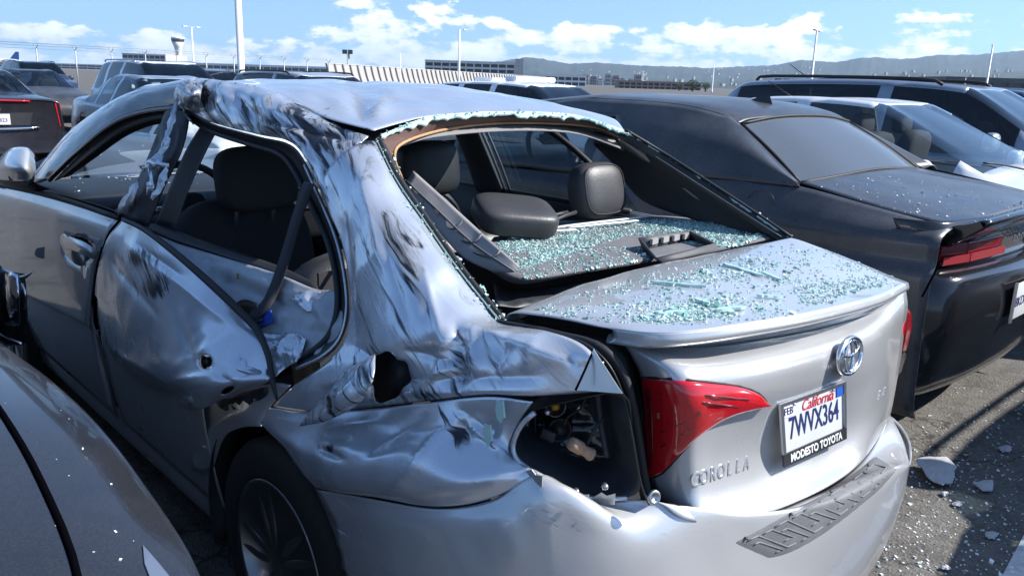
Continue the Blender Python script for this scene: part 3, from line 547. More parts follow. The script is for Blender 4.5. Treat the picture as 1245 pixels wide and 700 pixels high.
def badge(nm, s, size, a, c_, sx, up=(0, 0, 1)):
    g_ = bpy.data.objects.new(nm, bpy.data.meshes.new(nm)); COL.objects.link(g_); g_.parent = lid; n = len(s)
    for k_, ch_ in enumerate(s):
        f = k_/(n-1); q = lerp(np.array(a, float), np.array(c_, float), f); h_ = lbv.ray_cast(Vector(CP), Vector(ray(*q))); P0 = np.array(h_[0]); N_ = np.array(h_[1]); N_ = N_ if N_[1] < 0 else -N_
        q2 = q+(np.array(c_, float)-np.array(a, float))/(n-1)*.5; X = np.array(lbv.ray_cast(Vector(CP), Vector(ray(*q2)))[0])-P0; X /= np.linalg.norm(X); Y = np.cross(N_, X); Y = Y if Y[2] > 0 else -Y; N_ = np.cross(X, Y)
        text('letter', ch_, size, LM(P0+N_*.0025, X, Y, N_), MT['bright_badge'], g_, .0012, sx, 1.0, 0, .0003)
    return g_
badge('model_lettering', 'COROLLA', .040, (845, 583), (906, 563), .90)
badge('grade_lettering', 'SE', .034, (1068, 480), (1074, 476), .95)
# tail lamps on the lid
lamp = [(782, 458), (815, 460), (858, 464), (898, 469), (922, 478), (931, 489), (915, 497), (888, 503), (865, 514), (845, 531), (822, 556), (803, 577), (789, 581)]
ly = [.192, .135, .095, .072, .062, .058, .064, .070, .078, .092, .125, .15, .175]
def lamp_mesh(name, pts, m, parent, bulge, nrm, f=1.0, drp=False):
    c = np.mean(pts, 0); V = []; rr_ = ((1.0, -.6), (.99, .2), (.95, .7), (.86, .9), (.74, 1.0), (.62, 1.0), (.5, 1.0), (.38, 1.0), (.26, 1.0), (.14, 1.0), (.01, 1.0))
    for s, hgt in rr_:
        for p in pts:
            q = c+(p-c)*s*f
            if drp:
                h_ = lbv.ray_cast(Vector((q[0], -1, q[2])), Vector((0, 1, 0)))
                if h_[0] is not None: q = np.array(h_[0])+np.array([0, -.004, 0])
            V.append(q+np.asarray(nrm)*bulge*hgt)
    return mesh(name, V, gridfaces(len(rr_), len(pts), True), m, parent)
lt_ = cr1(np.array([(782, 458), (815, 460), (858, 464), (898, 469), (922, 478), (931, 488)], float), 6); lb_ = cr1(np.array([(789, 581), (806, 574), (826, 552), (850, 527), (880, 506), (931, 490)], float), 6)
def lidp(u, v, l_):
    for du in range(0, 24, 2):
        h_ = lbv.ray_cast(Vector(CP), Vector(ray(u+du, v)))
        if h_[0] is not None: n_ = np.array(h_[1]); n_ = n_ if n_@(CP-np.array(h_[0])) > 0 else -n_; n_ = n_*.6+.4*np.array([-.5, -.85, .1]); return (np.array(h_[0]) if du == 0 else PY(u, v, h_[0].y+.002*du))+n_*l_
    return PY(u, v, .2)
tg = [[lidp(*lerp(lt_[k_], lb_[k_], t_), -.003 if t_ in (0, 1) else .006+.009*min(1, 5*min(t_, 1-t_), .3*(k_+.5))) for k_ in range(len(lt_))] for t_ in (0, .02, .06, .15, .3, .45, .6, .75, .87, .95, .98, 1)]
tl = patch('tail_lamp', tg, MT['red_lens'], lid, 1, 1, 0)
LPx = list(lt_[::3])+list(lb_[::-3])
def lpt(u, v, l_=.021): return lidp(u, v, l_)
poly('lamp_dark_band', [lpt(*q, .0165) for q in ((787, 470), (794, 472), (797, 510), (796, 552), (793, 566), (790, 520))], MT['red_lens_dark'], tl, .003, (-.15, -.98, .1))
poly('lamp_bar', [lpt(*q, .0175) for q in ((803, 498), (846, 494), (847, 500), (803, 505))], MT['lamp_clear_pink'], tl, .003, (-.15, -.98, .1))
for pts_ in ([(806, 474), (855, 478), (905, 482)], [(806, 482), (850, 486), (892, 490)], [(806, 540), (835, 518), (872, 502)], [(806, 522), (832, 508), (860, 499)]): tubeo('lamp_line', [lpt(*q, .0148) for q in pts_], .0016, MT['red_lens_dark'], tl, 4, 6)
tubeo('lamp_seal', [lidp(q[0], q[1], .001) for q in LPx], .003, MT['rubber'], tl, 1, 6, True)
rl = [PY(1099, 372, .20), PY(1106, 378, .22), PY(1107, 395, .24), PY(1100, 425, .25), PY(1090, 455, .24), PY(1085, 456, .22), PY(1090, 425, .19), PY(1096, 395, .18)]
rt = lamp_mesh('tail_lamp', rl, MT['red_lens'], car, .010, (.2, -.9, .1)); lamp_mesh('lamp_lower', rl[3:7], MT['gloss_black'], rt, .013, (.1, -.95, .1))

# --- front door
yd = [(-60, 0), (0, 0), (45, 0), (95, 0), (143, 0)]
dt = [PX(-14, 223, -.865), PX(0, 226, -.865), (PX(45, 235, -.865)), PX(95, 249, -.865), PX(145, 267, -.86)]
dm0 = [PX(-14, 244, -.885), PX(0, 247, -.885), PX(45, 257, -.885), PX(92, 272, -.885), PX(135, 284, -.88)]
dm = [PX(-14, 283, -.888), PX(0, 286, -.888), PX(40, 300, -.888), PX(82, 316, -.888), PX(120, 334, -.888)]
dc = [PX(-14, 336, -.892), PX(0, 341, -.892), PX(35, 357, -.892), PX(75, 376, -.892), PX(114, 396, -.892)]
dc2 = [p+np.array([.014, 0, -.02]) for p in dc]
fd = patch('front_door', [dt, dm0, dm, dc, dc2]+[[np.array([-HW(z)+.006, p[1], z]) for p in dc] for z in (.45, .30)], S_, car, 7, 8, .003)
hole_ = lambda P: inell(P, 96, 303, 19, 15, .35)
cut(fd, hole_, hole_)
hm = frame_m(PX(96, 303, -.868), (-1, 0, .05), (0, 1, 0))
lathe('handle_bowl', [(.078, .024), (.07, .015), (.05, -.015), (0, -.022)], S_, fd, hm @ Matrix.Rotation(-.12, 4, 'Z') @ Matrix.Diagonal((1.75, .56, 1, 1)), 28)
patch('door_handle', [[PX(76, 291, -.89), PX(84, 288, -.905), PX(98, 292, -.915), PX(110, 299, -.91), PX(118, 306, -.89)], [PX(76, 297, -.895), PX(86, 296, -.915), PX(98, 300, -.925), PX(109, 306, -.918), PX(117, 311, -.895)], [PX(78, 302, -.89), PX(88, 304, -.905), PX(98, 308, -.915), PX(107, 312, -.91), PX(115, 315, -.89)]], S_, fd, 5, 5, .004)
lathe('lock_cylinder', [(.007, 0), (.007, .006), (.005, .008), (0, .008)], MT['chrome'], fd, frame_m(PX(101, 300, -.918), (-1, 0, 0)), 14)
tubeo('belt_moulding', [p+np.array([-.004, 0, .006]) for p in dt], .009, MT['rubber'], fd, 4, 8)
patch('door_inner_panel', [[p+np.array([.05, 0, .0]) for p in dt], [p+np.array([.10, 0, -.08]) for p in dt], [p+np.array([.07, 0, -.5]) for p in dt]], MT['black_plastic'], fd, 3, 3, .004)
tubeo('door_edge_gap', [PX(146, 267, -.868), PX(130, 289, -.886), PX(120, 330, -.892), PX(115, 385, -.897), PX(118, 400, -.893)], .004, MT['gap_black'], fd, 4, 6)
# --- rear door: lower half in place, upper skin folded outward
ld_y = (2.24, 2.0, 1.75, 1.5, 1.40)
patch('rear_door', [[np.array([-HW(z)+dx, y - (0 if z < .6 else 0), z]) for y in ld_y] for z, dx in ((.80, .05), (.66, .012), (.62, .0), (.45, .004), (.30, .008))], S_, car, 6, 6, .003)
UD = [[(148, 268), (172, 278), (207, 304), (250, 342), (288, 378), (312, 403)], [(130, 292), (160, 318), (200, 343), (245, 375), (284, 404), (322, 426)], [(119, 330), (151, 358), (197, 383), (241, 407), (280, 428), (328, 441)],
      [(116, 368), (149, 398), (195, 420), (239, 436), (277, 448), (331, 452)], [(121, 405), (156, 437), (200, 454), (239, 466), (275, 465), (332, 461)], [(138, 437), (172, 466), (205, 474), (240, 496), (272, 484), (320, 468)]]
XD = [[-.868, -.868, -.866, -.860, -.852, -.845], [-.890, -.900, -.900, -.892, -.882, -.866], [-.897, -.925, -.930, -.925, -.912, -.882], [-.90, -.942, -.955, -.952, -.938, -.892], [-.898, -.950, -.972, -.972, -.955, -.902], [-.893, -.922, -.935, -.960, -.935, -.895]]
ds = mk_scuff(.03, [(172, 312, 26, 14, .34), (192, 348, 20, 20, .38), (150, 345, 18, 16, .12), (168, 335, 40, 30, .05), (300, 445, 22, 12, .12), (240, 480, 30, 10, .1)])
sk = patch('rear_door_skin', [[PX(*UD[i][j], XD[i][j]) for j in range(6)] for i in range(6)], SS, car, 12, 12, .0025, mk_disp([((125, 305), (190, 382), 4, -.008), ((170, 300), (218, 334), 4, -.010), ((215, 445), (300, 400), 7, .005), ((250, 462), (330, 448), 8, -.008), ((215, 470), (262, 462), 6, .008), ((265, 455), (285, 470), 5, -.012), ((138, 425), (205, 462), 4, .010), ((205, 462), (262, 458), 4, .010), ((160, 300), (300, 410), 9, .008), ((215, 380), (235, 440), 6, -.006)], .0015, 7, 4, None, .007, 5.0), ds)
hole_ = lambda P: inell(P, 250, 440, 8, 9)
cut(sk, hole_, hole_); hole_ = lambda P: inell(P, 277, 474, 9, 3.6, -.5)
cut(sk, hole_, hole_)
lathe('punched_hole', [(.017, .004), (.013, -.002), (.012, -.02), (0, -.02)], MT['black_plastic'], car, frame_m(PX(250, 440, -.938), (-1, -.1, .1)), 16)
tubeo('door_edge_trim', [PX(150, 267, -.872), PX(175, 279, -.885), PX(210, 305, -.888), PX(253, 342, -.88), (PX(290, 377, -.866)), PX(313, 402, -.852), PX(326, 432, -.875), PX(331, 462, -.90), PX(337, 487, -.905)], [.007, .008, .009, .010, .010, .009, .008, .007, .003], MT['rubber'], car, 4, 8)
patch('torn_skin', [[PX(312, 402, -.82), PX(335, 405, -.80), PX(358, 404, -.79), PX(372, 412, -.80)], [PX(325, 428, -.85), PX(345, 425, -.83), PX(362, 425, -.82), PX(366, 432, -.82)], [PX(335, 458, -.87), PX(346, 448, -.85), PX(355, 442, -.84), PX(360, 440, -.84)]], SS, car, 8, 8, .002, mk_disp([], .010, 22), mk_scuff(.2, []))
patch('torn_skin', [[PX(212, 480, -.93), PX(228, 470, -.95), PX(243, 466, -.96)], [PX(218, 490, -.935), PX(232, 483, -.97), PX(252, 478, -.955)], [PX(224, 497, -.935), PX(240, 498, -.945), PX(258, 492, -.94)]], S_, car, 6, 6, .002, mk_disp([], .006, 25))
patch('bent_lining', [[PX(262, 486, -.89), PX(290, 478, -.885), PX(322, 470, -.88)], [PX(266, 494, -.88), PX(295, 488, -.875), PX(325, 478, -.872)], [PX(276, 500, -.87), PX(300, 496, -.868), PX(318, 488, -.868)]], MT['dark_cavity'], car, 6, 6, .002, mk_disp([], .008, 25))
# inside of the rear door and opening
patch('door_inner_shell', [[PX(150, 266, -.82), PX(205, 292, -.80), PX(255, 308, -.77), PX(335, 332, -.735), (PX(386, 352, -.715)), PX(418, 350, -.71)],
      [PX(170, 282, -.83), PX(215, 310, -.82), PX(262, 345, -.80), PX(330, 365, -.765), PX(380, 378, -.745), PX(425, 380, -.74)],
      [PX(180, 300, -.84), PX(230, 335, -.84), PX(280, 382, -.82), PX(325, 400, -.80), PX(375, 408, -.78), PX(412, 418, -.775)],
      [PX(200, 330, -.84), PX(250, 370, -.84), PX(295, 420, -.83), PX(330, 440, -.83), PX(365, 438, -.815), PX(390, 440, -.81)]], MT['inner_metal'], car, 8, 8, .003, mk_disp([((255, 322), (400, 372), 4, .008), ((270, 340), (400, 392), 4, -.008), ((380, 360), (410, 410), 8, .01)], .008, 10))
patch('torn_sheet', [[PX(345, 350, -.73), PX(368, 350, -.72), PX(390, 355, -.72)], [PX(350, 362, -.75), PX(372, 363, -.75), PX(388, 366, -.73)], [PX(356, 367, -.75), PX(372, 378, -.76), PX(384, 376, -.74)]], SS, car, 6, 6, .002, mk_disp([], .008, 24), mk_scuff(.1, []))
patch('dark_door_lining', [[PX(152, 266, -.79), PX(200, 276, -.76), PX(255, 296, -.735), PX(335, 322, -.70), PX(385, 345, -.69)], [PX(160, 270, -.80), PX(205, 290, -.785), PX(255, 306, -.76), PX(333, 332, -.72), PX(388, 354, -.70)]], MT['black_plastic'], car, 3, 6, .004)
box('slot', PX(290, 336, -.782), (.004, .006, .016), MT['rubber'], car)
poly('blue_tape', [PX(308, 383, -.80), PX(330, 377, -.79), PX(333, 392, -.80), PX(313, 399, -.81)], MT['blue_plastic'], car, .003)
patch('latch_cup', [[PX(283, 372, -.815), PX(295, 364, -.81), PX(312, 368, -.80)], [PX(288, 382, -.82), PX(300, 378, -.80), PX(316, 380, -.80)], [PX(298, 392, -.825), PX(308, 390, -.82), PX(320, 390, -.81)]], MT['dark_cavity'], car, 4, 4, .003)
strip('seat_belt', [PX(376, 222, -.70), PX(362, 262, -.715), PX(347, 312, -.735), PX(333, 352, -.76), PX(322, 372, -.79), PX(304, 388, -.82)], PX(384, 225, -.70)-PX(376, 222, -.70)+np.array([0, -.014, 0]), .004, MT['strap'], car)
# rear opening frame: outer black seal and inner flange
ofr = [(224, 131, -.655), (256, 150, -.655), (312, 166, -.655), (352, 176, -.66), (372, 200, -.667), (386, 232, -.675), (402, 268, -.695), (413, 300, -.712), (421, 340, -.738), (423, 378, -.758), (414, 412, -.782), (392, 434, -.815), (362, 448, -.84)]
O1 = [PX(*q) for q in ofr]
ifr = [(228, 140, -.63), (256, 160, -.63), (308, 178, -.63), (342, 190, -.635), (360, 212, -.642), (374, 240, -.65), (390, 272, -.668), (402, 302, -.685), (410, 340, -.71), (411, 374, -.732), (402, 404, -.757), (382, 424, -.792), (356, 438, -.82)]
O2 = [PX(*q) for q in ifr]
patch('opening_flange', [O1, [lerp(a, b, .5)+np.array([.006, 0, 0]) for a, b in zip(O1, O2)], O2], MT['black_plastic'], car, 4, 5, .004)
tubeo('opening_seal', [lerp(a, b, .85)+np.array([-.006, 0, 0]) for a, b in zip(O1, O2)], .008, MT['rubber'], car, 4, 8)
tubeo('opening_flange_edge', [lerp(a, b, .05)+np.array([-.003, 0, 0]) for a, b in list(zip(O1, O2))[4:]], .0035, MT['silver_torn'], car, 4, 6)
# B pillar: black applique with peeled bright film, inner trim
patch('b_pillar', [[PX(205, 126, -.665), PX(214, 126, -.662), PX(232, 134, -.652)], [PX(186, 178, -.74), PX(203, 178, -.735), PX(222, 180, -.715)], [PX(166, 222, -.80), PX(186, 224, -.795), PX(200, 228, -.77)], [PX(140, 258, -.845), PX(158, 268, -.845), PX(180, 276, -.82)]], MT['black_plastic'], car, 8, 6, .006, mk_disp([], .006, 18))
patch('pillar_trim', [[PX(246, 152, -.60), PX(256, 154, -.60), PX(264, 157, -.60)], [PX(226, 185, -.66), PX(236, 188, -.66), PX(246, 192, -.66)], [PX(206, 232, -.72), PX(216, 236, -.72), PX(226, 238, -.72)], [PX(190, 272, -.75), PX(200, 276, -.75), PX(213, 278, -.75)]], MT['trim_grey'], car, 5, 4, .006)
for k, (cl, wd) in enumerate((([(218, 120, -.675), (212, 140, -.71), (206, 160, -.735), (199, 182, -.76), (192, 204, -.785)], .016), ([(208, 166, -.745), (200, 182, -.77), (188, 196, -.80), (176, 206, -.81)], .014), ([(172, 204, -.80), (190, 198, -.80), (208, 201, -.785)], .022), ([(206, 204, -.79), (198, 222, -.81), (188, 240, -.835)], .020), ([(170, 219, -.815), (160, 238, -.835), (146, 260, -.855)], .026), ([(184, 206, -.81), (186, 222, -.825), (180, 234, -.83)], .018), ([(222, 128, -.67), (230, 142, -.665), (236, 150, -.66)], .010))):
    C = cr1(np.array([PX(*q) for q in cl]), 4); V = []
    for i_, p in enumerate(C):
        e_ = 1-.75*(abs(2*i_/(len(C)-1)-1)**3)
        for f in (-1, -.3, .35, 1): V.append(p+np.array([-.008*rng.random()-.006*(1-abs(f)), f*wd*e_*rng.uniform(.6, 1.3), rng.normal(scale=.004)+f*.006]))
    mesh('peeled_film', V, gridfaces(len(C), 4), MT[('silver_torn', 'silver_torn', 'silver_scuffed')[k % 3]], car, k % 2 == 0, .0015)
# crushed knuckle where pillar meets roof
patch('crushed_joint', [[PX(214, 104, -.635), PX(228, 98, -.625), PX(246, 104, -.64)], [PX(212, 116, -.665), PX(228, 112, -.70), PX(244, 116, -.67)], [PX(218, 132, -.665), PX(230, 134, -.672), PX(242, 138, -.66)]], MT['silver_torn'], car, 8, 8, .003, mk_disp([], .014, 26))
# rocker, arch liner
patch('rocker', [[np.array([x, y, z]) for y in (3.95, 3.0, 2.2, 1.6, 1.38)] for x, z in ((-.815, .31), (-.822, .25), (-.805, .19), (-.74, .16))], S_, car, 3, 4, .003)
WC = np.array([-.80, 1.05, .345])
LV = []
for x in (-.878, -.80, -.45):
    for a in np.linspace(-.35, math.pi+.35, 25): LV.append((x, WC[1]+.375*math.cos(a), WC[2]+.36*math.sin(a)))
mesh('arch_liner', LV, gridfaces(3, 25), MT['black_plastic'], car, True, .004)
mesh('wheel_well_back', [(-.45, 1.05+.38*math.cos(a), .345+.37*math.sin(a)) for a in np.linspace(0, 2*math.pi, 24)[:-1]], [tuple(range(23))], MT['rubber'], car)
def wheel(parent, c, r=.318, w=.2, side=-1, rim_mat='alloy', spokes=5, rr=.222, name='wheel'):
    """tyre with shoulders and tread, dished rim, paired spokes, hub; axis x"""
    M = frame_m(c, (side, 0, 0), (0, 1, 0))
    o = lathe(name, [(rr, -w*.5), (r-.04, -w*.5), (r-.012, -w*.46), (r, -w*.36), (r, w*.36), (r-.012, w*.46), (r-.045, w*.5), (rr+.008, w*.49), (rr, w*.46)], MT['tyre'], parent, M, 48)
    rm = lathe('rim', [(rr+.002, w*.47), (rr-.008, w*.50), (rr-.016, w*.46), (rr-.03, w*.1), (rr-.035, -w*.4)], MT[rim_mat], o, M, 48)
    for k in range(spokes):
        a0 = 2*math.pi*k/spokes
        for da in (-.17, .17):
            pts_ = []
            for f, hh in ((.14, .40), (.45, .43), (.78, .41), (.96, .38)):
                aa = a0+da*(1.35-f*.55)*1.15; pts_.append((f*rr, aa, hh*w))
            Q = []
            for (rad, aa, hh) in pts_:
                ww = .012
                Q.append([M @ Vector((rad*math.cos(aa)+s*ww*-math.sin(aa), rad*math.sin(aa)+s*ww*math.cos(aa), hh+(0 if abs(s) == 1 else .008))) for s in (-1, 0, 1)])
            patch('spoke', Q, MT[rim_mat], rm, 3, 2, .014)
    lathe('hub', [(.055, w*.30), (.05, w*.40), (.03, w*.42), (0, w*.42)], MT[rim_mat], rm, M, 24)
    lathe('brake_disc', [(.14, w*.05), (.14, w*.08), (0, w*.08)], MT['satin_metal'], rm, M, 28)
    return o
wheel(car, WC+np.array([.03, 0, -.02]), .32, .2, -1)
wheel(car, (.77, 1.05, .32), .32, .2, 1); wheel(car, (-.77, 3.70, .32), .32, .2, -1); wheel(car, (.77, 3.70, .32), .32, .2, 1)

# --- left mirror
mp_ = [[PX(2, 190, -.93), PX(14, 181, -.96), PX(32, 180, -.95), PX(41, 188, -.90)], [PX(-8, 205, -.97), PX(8, 202, -1.02), PX(32, 204, -1.0), PX(43, 206, -.92)], [PX(-6, 218, -.96), PX(10, 219, -1.0), PX(32, 220, -.98), PX(42, 216, -.92)], [PX(4, 224, -.90), PX(16, 227, -.92), PX(32, 227, -.91), PX(42, 222, -.89)]]
mir = patch('side_mirror', mp_[:3], S_, car, 6, 6, .004)
patch('mirror_base', [[p for p in mp_[2]], mp_[3], [PX(20, 230, -.87), PX(30, 231, -.87), PX(45, 232, -.86), PX(60, 230, -.85)]], MT['black_plastic'], mir, 5, 5, .004)
poly('turn_signal', [PX(10, 214, -1.012), PX(40, 211, -.945), PX(41, 217, -.94), PX(12, 220, -1.005)], MT['lamp_bar'], mir, .003)

# --- front end and right flank (mostly hidden, closes the body)
hood = [[np.array([x*w_, y, z-.06*(x/.8)**2]) for x in (-.80, -.5, 0, .5, .80)] for y, z, w_ in ((3.72, 1.0, 1), (4.1, .96, .97), (4.4, .88, .92), (4.6, .72, .82))]
patch('hood', hood, S_, car, 4, 4, .003)
patch('front_bumper', [[np.array([x, 4.62-.5*(abs(x)/.86)**3, z]) for x in (-.86, -.6, -.2, .2, .6, .86)] for z in (.72, .5, .3, .18)], S_, car, 3, 4, .003)
for s in (-1, 1):
    fe = patch('fender', [[np.array([s*(HW(z)-(.04 if y > 4.2 else 0)), y, z*(1 if y < 4.2 else .92)]) for y in (3.38, 3.7, 4.0, 4.25)] for z in (1.0, .85, .7, .55, .4)], S_, car, 6, 6, .003)
    cut(fe, lambda P: (P[1]-3.7)**2+(P[2]-.33)**2 < .355**2)
rs = patch('right_flank', [[np.array([HW(z)-(0 if y > .6 else (.6-y)**2*.9), y, z-(.08*max(0, 1-y) if z > .9 else 0)]) for y in (.35, .6, .9, 1.3, 1.8, 2.6, 3.4)] for z in (1.04, .95, .75, .6, .45, .3, .18)], S_, car, 5, 5, .003)
cut(rs, lambda P: (P[1]-1.05)**2+(P[2]-.33)**2 < .36**2)
# right shoulder, C pillar, rail, pillars
rse = [PY(760, 160, 1.08), PX(800, 184, .575), PX(850, 216, .60), PX(905, 252, .615), PX(961, 290, .60)]
ro = [p+np.array([.03, .05, -.03])+np.array([.03, .03, -.05])*i*.35 for i, p in enumerate(rse)]
patch('right_quarter_panel', [rse, [lerp(a, b, .5)+np.array([0, 0, .002]) for a, b in zip(rse, ro)], ro, [np.array([.72, 1.35, 1.30]), np.array([.76, 1.15, 1.2]), np.array([.80, .95, 1.12]), np.array([.80, .75, 1.02]), np.array([.74, .45, .98])]], S_, car, 6, 6, .003)
patch('right_quarter_panel', [[np.array([.64, 1.08, 1.05]), np.array([.70, .7, 1.03]), np.array([.66, .4, .99])], [np.array([.86, 1.08, 1.03]), np.array([.84, .7, .99]), np.array([.76, .35, .95])]], S_, car, 3, 3, .003)
rr0 = [np.array([.56, 1.2, 1.385]), np.array([.585, 1.5, 1.44]), np.array([.585, 2.15, 1.455]), np.array([.575, 2.7, 1.39]), np.array([.72, 3.3, 1.12]), np.array([.80, 3.75, .99])]
patch('right_roof_rail', [rr0, [p+np.array([.045, 0, -.03]) for p in rr0], [p+np.array([.055, 0, -.06]) for p in rr0]], S_, car, 4, 5, .004)
patch('right_rail_trim', [[p+np.array([-.01, 0, -.02]) for p in rr0], [p+np.array([.035, 0, -.085]) for p in rr0]], MT['headliner'], car, 2, 5, .006)
la0 = [np.array([-.575, 2.7, 1.40]), np.array([-.70, 3.3, 1.13]), np.array([-.80, 3.75, 1.0])]
tubeo('left_windshield_pillar', la0, .035, MT['black_plastic'], car, 4, 8)
patch('windshield', [[np.array([x, 2.68+.10*(1-(x/.58)**2), 1.41+.02*(1-(x/.58)**2)]) for x in (-.56, -.3, 0, .3, .56)], [np.array([x, 3.2+.16*(1-(x/.7)**2), 1.21]) for x in (-.66, -.33, 0, .33, .66)], [np.array([x, 3.70+.2*(1-(x/.78)**2), 1.0]) for x in (-.76, -.38, 0, .38, .76)]], MT['window_clear'], car, 5, 5, 0)
# ================================================================ inside of the sedan
def sq(name, c, s, mat_, parent, e=.35, rot=None, n=20, dispf=0.0):
    """upholstered cushion: superellipsoid"""
    V = []; f = lambda x, p: math.copysign(abs(x)**p, x)
    for i in range(n+1):
        a = -math.pi/2+math.pi*i/n
        for j in range(2*n):
            b = math.pi*j/n
            v = Vector((s[0]/2*f(math.cos(a), e)*f(math.cos(b), e), s[1]/2*f(math.cos(a), e)*f(math.sin(b), e), s[2]/2*f(math.sin(a), e)))
            if rot is not None: v = rot @ v
            v = Vector(c)+v
            V.append(v + (Vector((1, 1, 1))*dispf*fb(v, 9) if dispf else Vector()))
    return mesh(name, V, gridfaces(n+1, 2*n, True), mat_, parent)
from mathutils import Euler
def rx(a, z=0): return Euler((R(a), 0, R(z))).to_matrix()
for x, m_ in ((-.38, 'cloth'), (.38, 'leather')):
    st = sq('seat_back', (x, 2.14, .76), (.52, .17, .66), MT[m_], car, .5, rx(-14))
    sq('headrest', (x, 2.06, 1.165), (.29, .13, .23), MT[m_], st, .55, rx(-8))
    for dx in (-.07, .07): tubeo('headrest_post', [(x+dx, 2.09, 1.0), (x+dx, 2.07, 1.09)], .008, MT['satin_metal'], st, 1, 8)
    sq('bolster', (x-.2, 2.2, .74), (.13, .2, .55), MT[m_], st, .6, rx(-14)); sq('bolster', (x+.2, 2.2, .74), (.13, .2, .55), MT[m_], st, .6, rx(-14))
    sq('seat_cushion', (x, 2.42, .42), (.54, .55, .2), MT[m_], car, .5, rx(6))
sq('rear_bench', (0, 1.30, .74), (1.3, .2, .62), MT['leather'], car, .35, rx(-12)); sq('rear_bench', (0, 1.62, .40), (1.34, .56, .2), MT['leather'], car, .35)
sq('rear_headrest', PX(725, 232, .37), (.22, .11, .19), MT['leather'], car, .62, rx(-14))
fh = sq('rear_headrest', PX(626, 262, -.07), (.25, .17, .085), MT['leather'], car, .5, Euler((R(18), R(6), R(-22))).to_matrix())
hr_ = PX(725, 232, .37); tubeo('seam', [hr_+np.array(rx(-14) @ Vector((.098*math.copysign(abs(math.cos(a))**.6, math.cos(a)), -.042, .082*math.copysign(abs(math.sin(a))**.6, math.sin(a))))) for a in np.linspace(0, 2*math.pi, 25)[:-1]], .0022, MT['rubber'], car, 2, 5, True)
for dx in (0, .05): tubeo('headrest_post', [PX(655+dx*300, 270, .02), PX(672+dx*300, 262, .09), PX(690+dx*200, 258, .16)], .006, MT['black_plastic'], fh, 2, 6)
# dashboard, steering wheel, floor
patch('dashboard', [[np.array([x, 3.08, .70]) for x in (-.74, 0, .74)], [np.array([x, 3.06, .92]) for x in (-.74, 0, .74)], [np.array([x, 3.14, .985]) for x in (-.74, 0, .74)], [np.array([x, 3.45, 1.0]) for x in (-.76, 0, .76)], [np.array([x, 3.82, .985]) for x in (-.76, 0, .76)]], MT['black_plastic'], car, 5, 5, .006)
box('dash_trim', (.1, 3.05, .885), (1.1, .012, .03), MT['satin_metal'], car); box('dash_vent', (.32, 3.05, .95), (.22, .014, .05), MT['gloss_black'], car); box('centre_screen', (0, 3.045, .86), (.2, .014, .12), MT['gloss_black'], car)
sm = frame_m((-.38, 2.66, .985), (0, -.92, .40), (1, 0, 0))
swh = tubeo('steering_wheel', [sm @ Vector((.185*math.cos(a), .185*math.sin(a), 0)) for a in np.linspace(0, 2*math.pi, 25)[:-1]], .016, MT['leather'], car, 2, 8, True)
for a in (0, math.pi, 1.5*math.pi): tubeo('spoke', [sm @ Vector((.05*math.cos(a), .05*math.sin(a), -.02)), sm @ Vector((.18*math.cos(a), .18*math.sin(a), 0))], .016, MT['satin_metal'] if a else MT['black_plastic'], swh, 1, 6)
sq('airbag_cover', sm @ Vector((0, 0, -.01)), (.15, .05, .13), MT['black_plastic'], swh, .6, rx(-22)); tubeo('column', [sm @ Vector((0, 0, -.03)), (-.38, 3.1, .8)], .045, MT['black_plastic'], swh, 1, 10)
poly('floor_pan', [(-.8, .5, .22), (.8, .5, .22), (.8, 3.7, .22), (-.8, 3.7, .22)], MT['cloth'], car, .01)
poly('firewall', [(-.78, 3.72, .22), (.78, 3.72, .22), (.78, 3.72, .98), (-.78, 3.72, .98)], MT['rubber'], car, .01)
poly('trunk_bulkhead', [(-.66, 1.18, .22), (.66, 1.18, .22), (.66, 1.16, 1.03), (-.66, 1.16, 1.03)], MT['cloth'], car, .01)
# right side seen from inside: door trim, pillars, windows
rw = lambda y, z: np.array([.84-.55*max(z-1.02, 0)-.12*max(z-1.25, 0), y, z])
patch('right_door_trim', [[np.array([.80, y, 1.045]) for y in (1.2, 2.0, 3.3)], [np.array([.76, y, 1.02]) for y in (1.2, 2.0, 3.3)], [np.array([.72, y, .8]) for y in (1.2, 2.0, 3.3)], [np.array([.75, y, .3]) for y in (1.2, 2.0, 3.3)]], MT['black_plastic'], car, 4, 4, .006)
patch('right_rear_window', [[rw(1.36, 1.045), rw(1.7, 1.045), rw(2.06, 1.045)], [rw(1.42, 1.2), rw(1.72, 1.2), rw(2.05, 1.2)], [rw(1.62, 1.35), rw(1.78, 1.375), rw(2.04, 1.385)]], MT['window_tint'], car, 5, 5, 0)
patch('right_front_window', [[rw(2.17, 1.045), rw(2.6, 1.04), rw(3.3, 1.03)], [rw(2.16, 1.2), rw(2.55, 1.2), rw(3.05, 1.15)], [rw(2.15, 1.385), rw(2.4, 1.38), rw(2.7, 1.32)]], MT['window_tint'], car, 5, 5, 0)
patch('right_b_pillar', [[rw(2.03, 1.03)-[.05, 0, 0], rw(2.10, 1.03)-[.07, 0, 0], rw(2.2, 1.03)-[.05, 0, 0]], [rw(2.03, 1.2)-[.05, 0, 0], rw(2.09, 1.2)-[.07, 0, 0], rw(2.18, 1.2)-[.05, 0, 0]], [rw(2.02, 1.4)-[.05, 0, 0], rw(2.08, 1.4)-[.06, 0, 0], rw(2.16, 1.4)-[.05, 0, 0]]], MT['trim_grey'], car, 4, 4, .03)
for dy in (1.985, 2.02): tubeo('window_channel', [rw(dy, 1.04)-[.04, 0, 0], rw(dy-.005, 1.2)-[.04, 0, 0], rw(dy-.01, 1.385)-[.04, 0, 0]], .007, MT['satin_metal'], car, 3, 6)
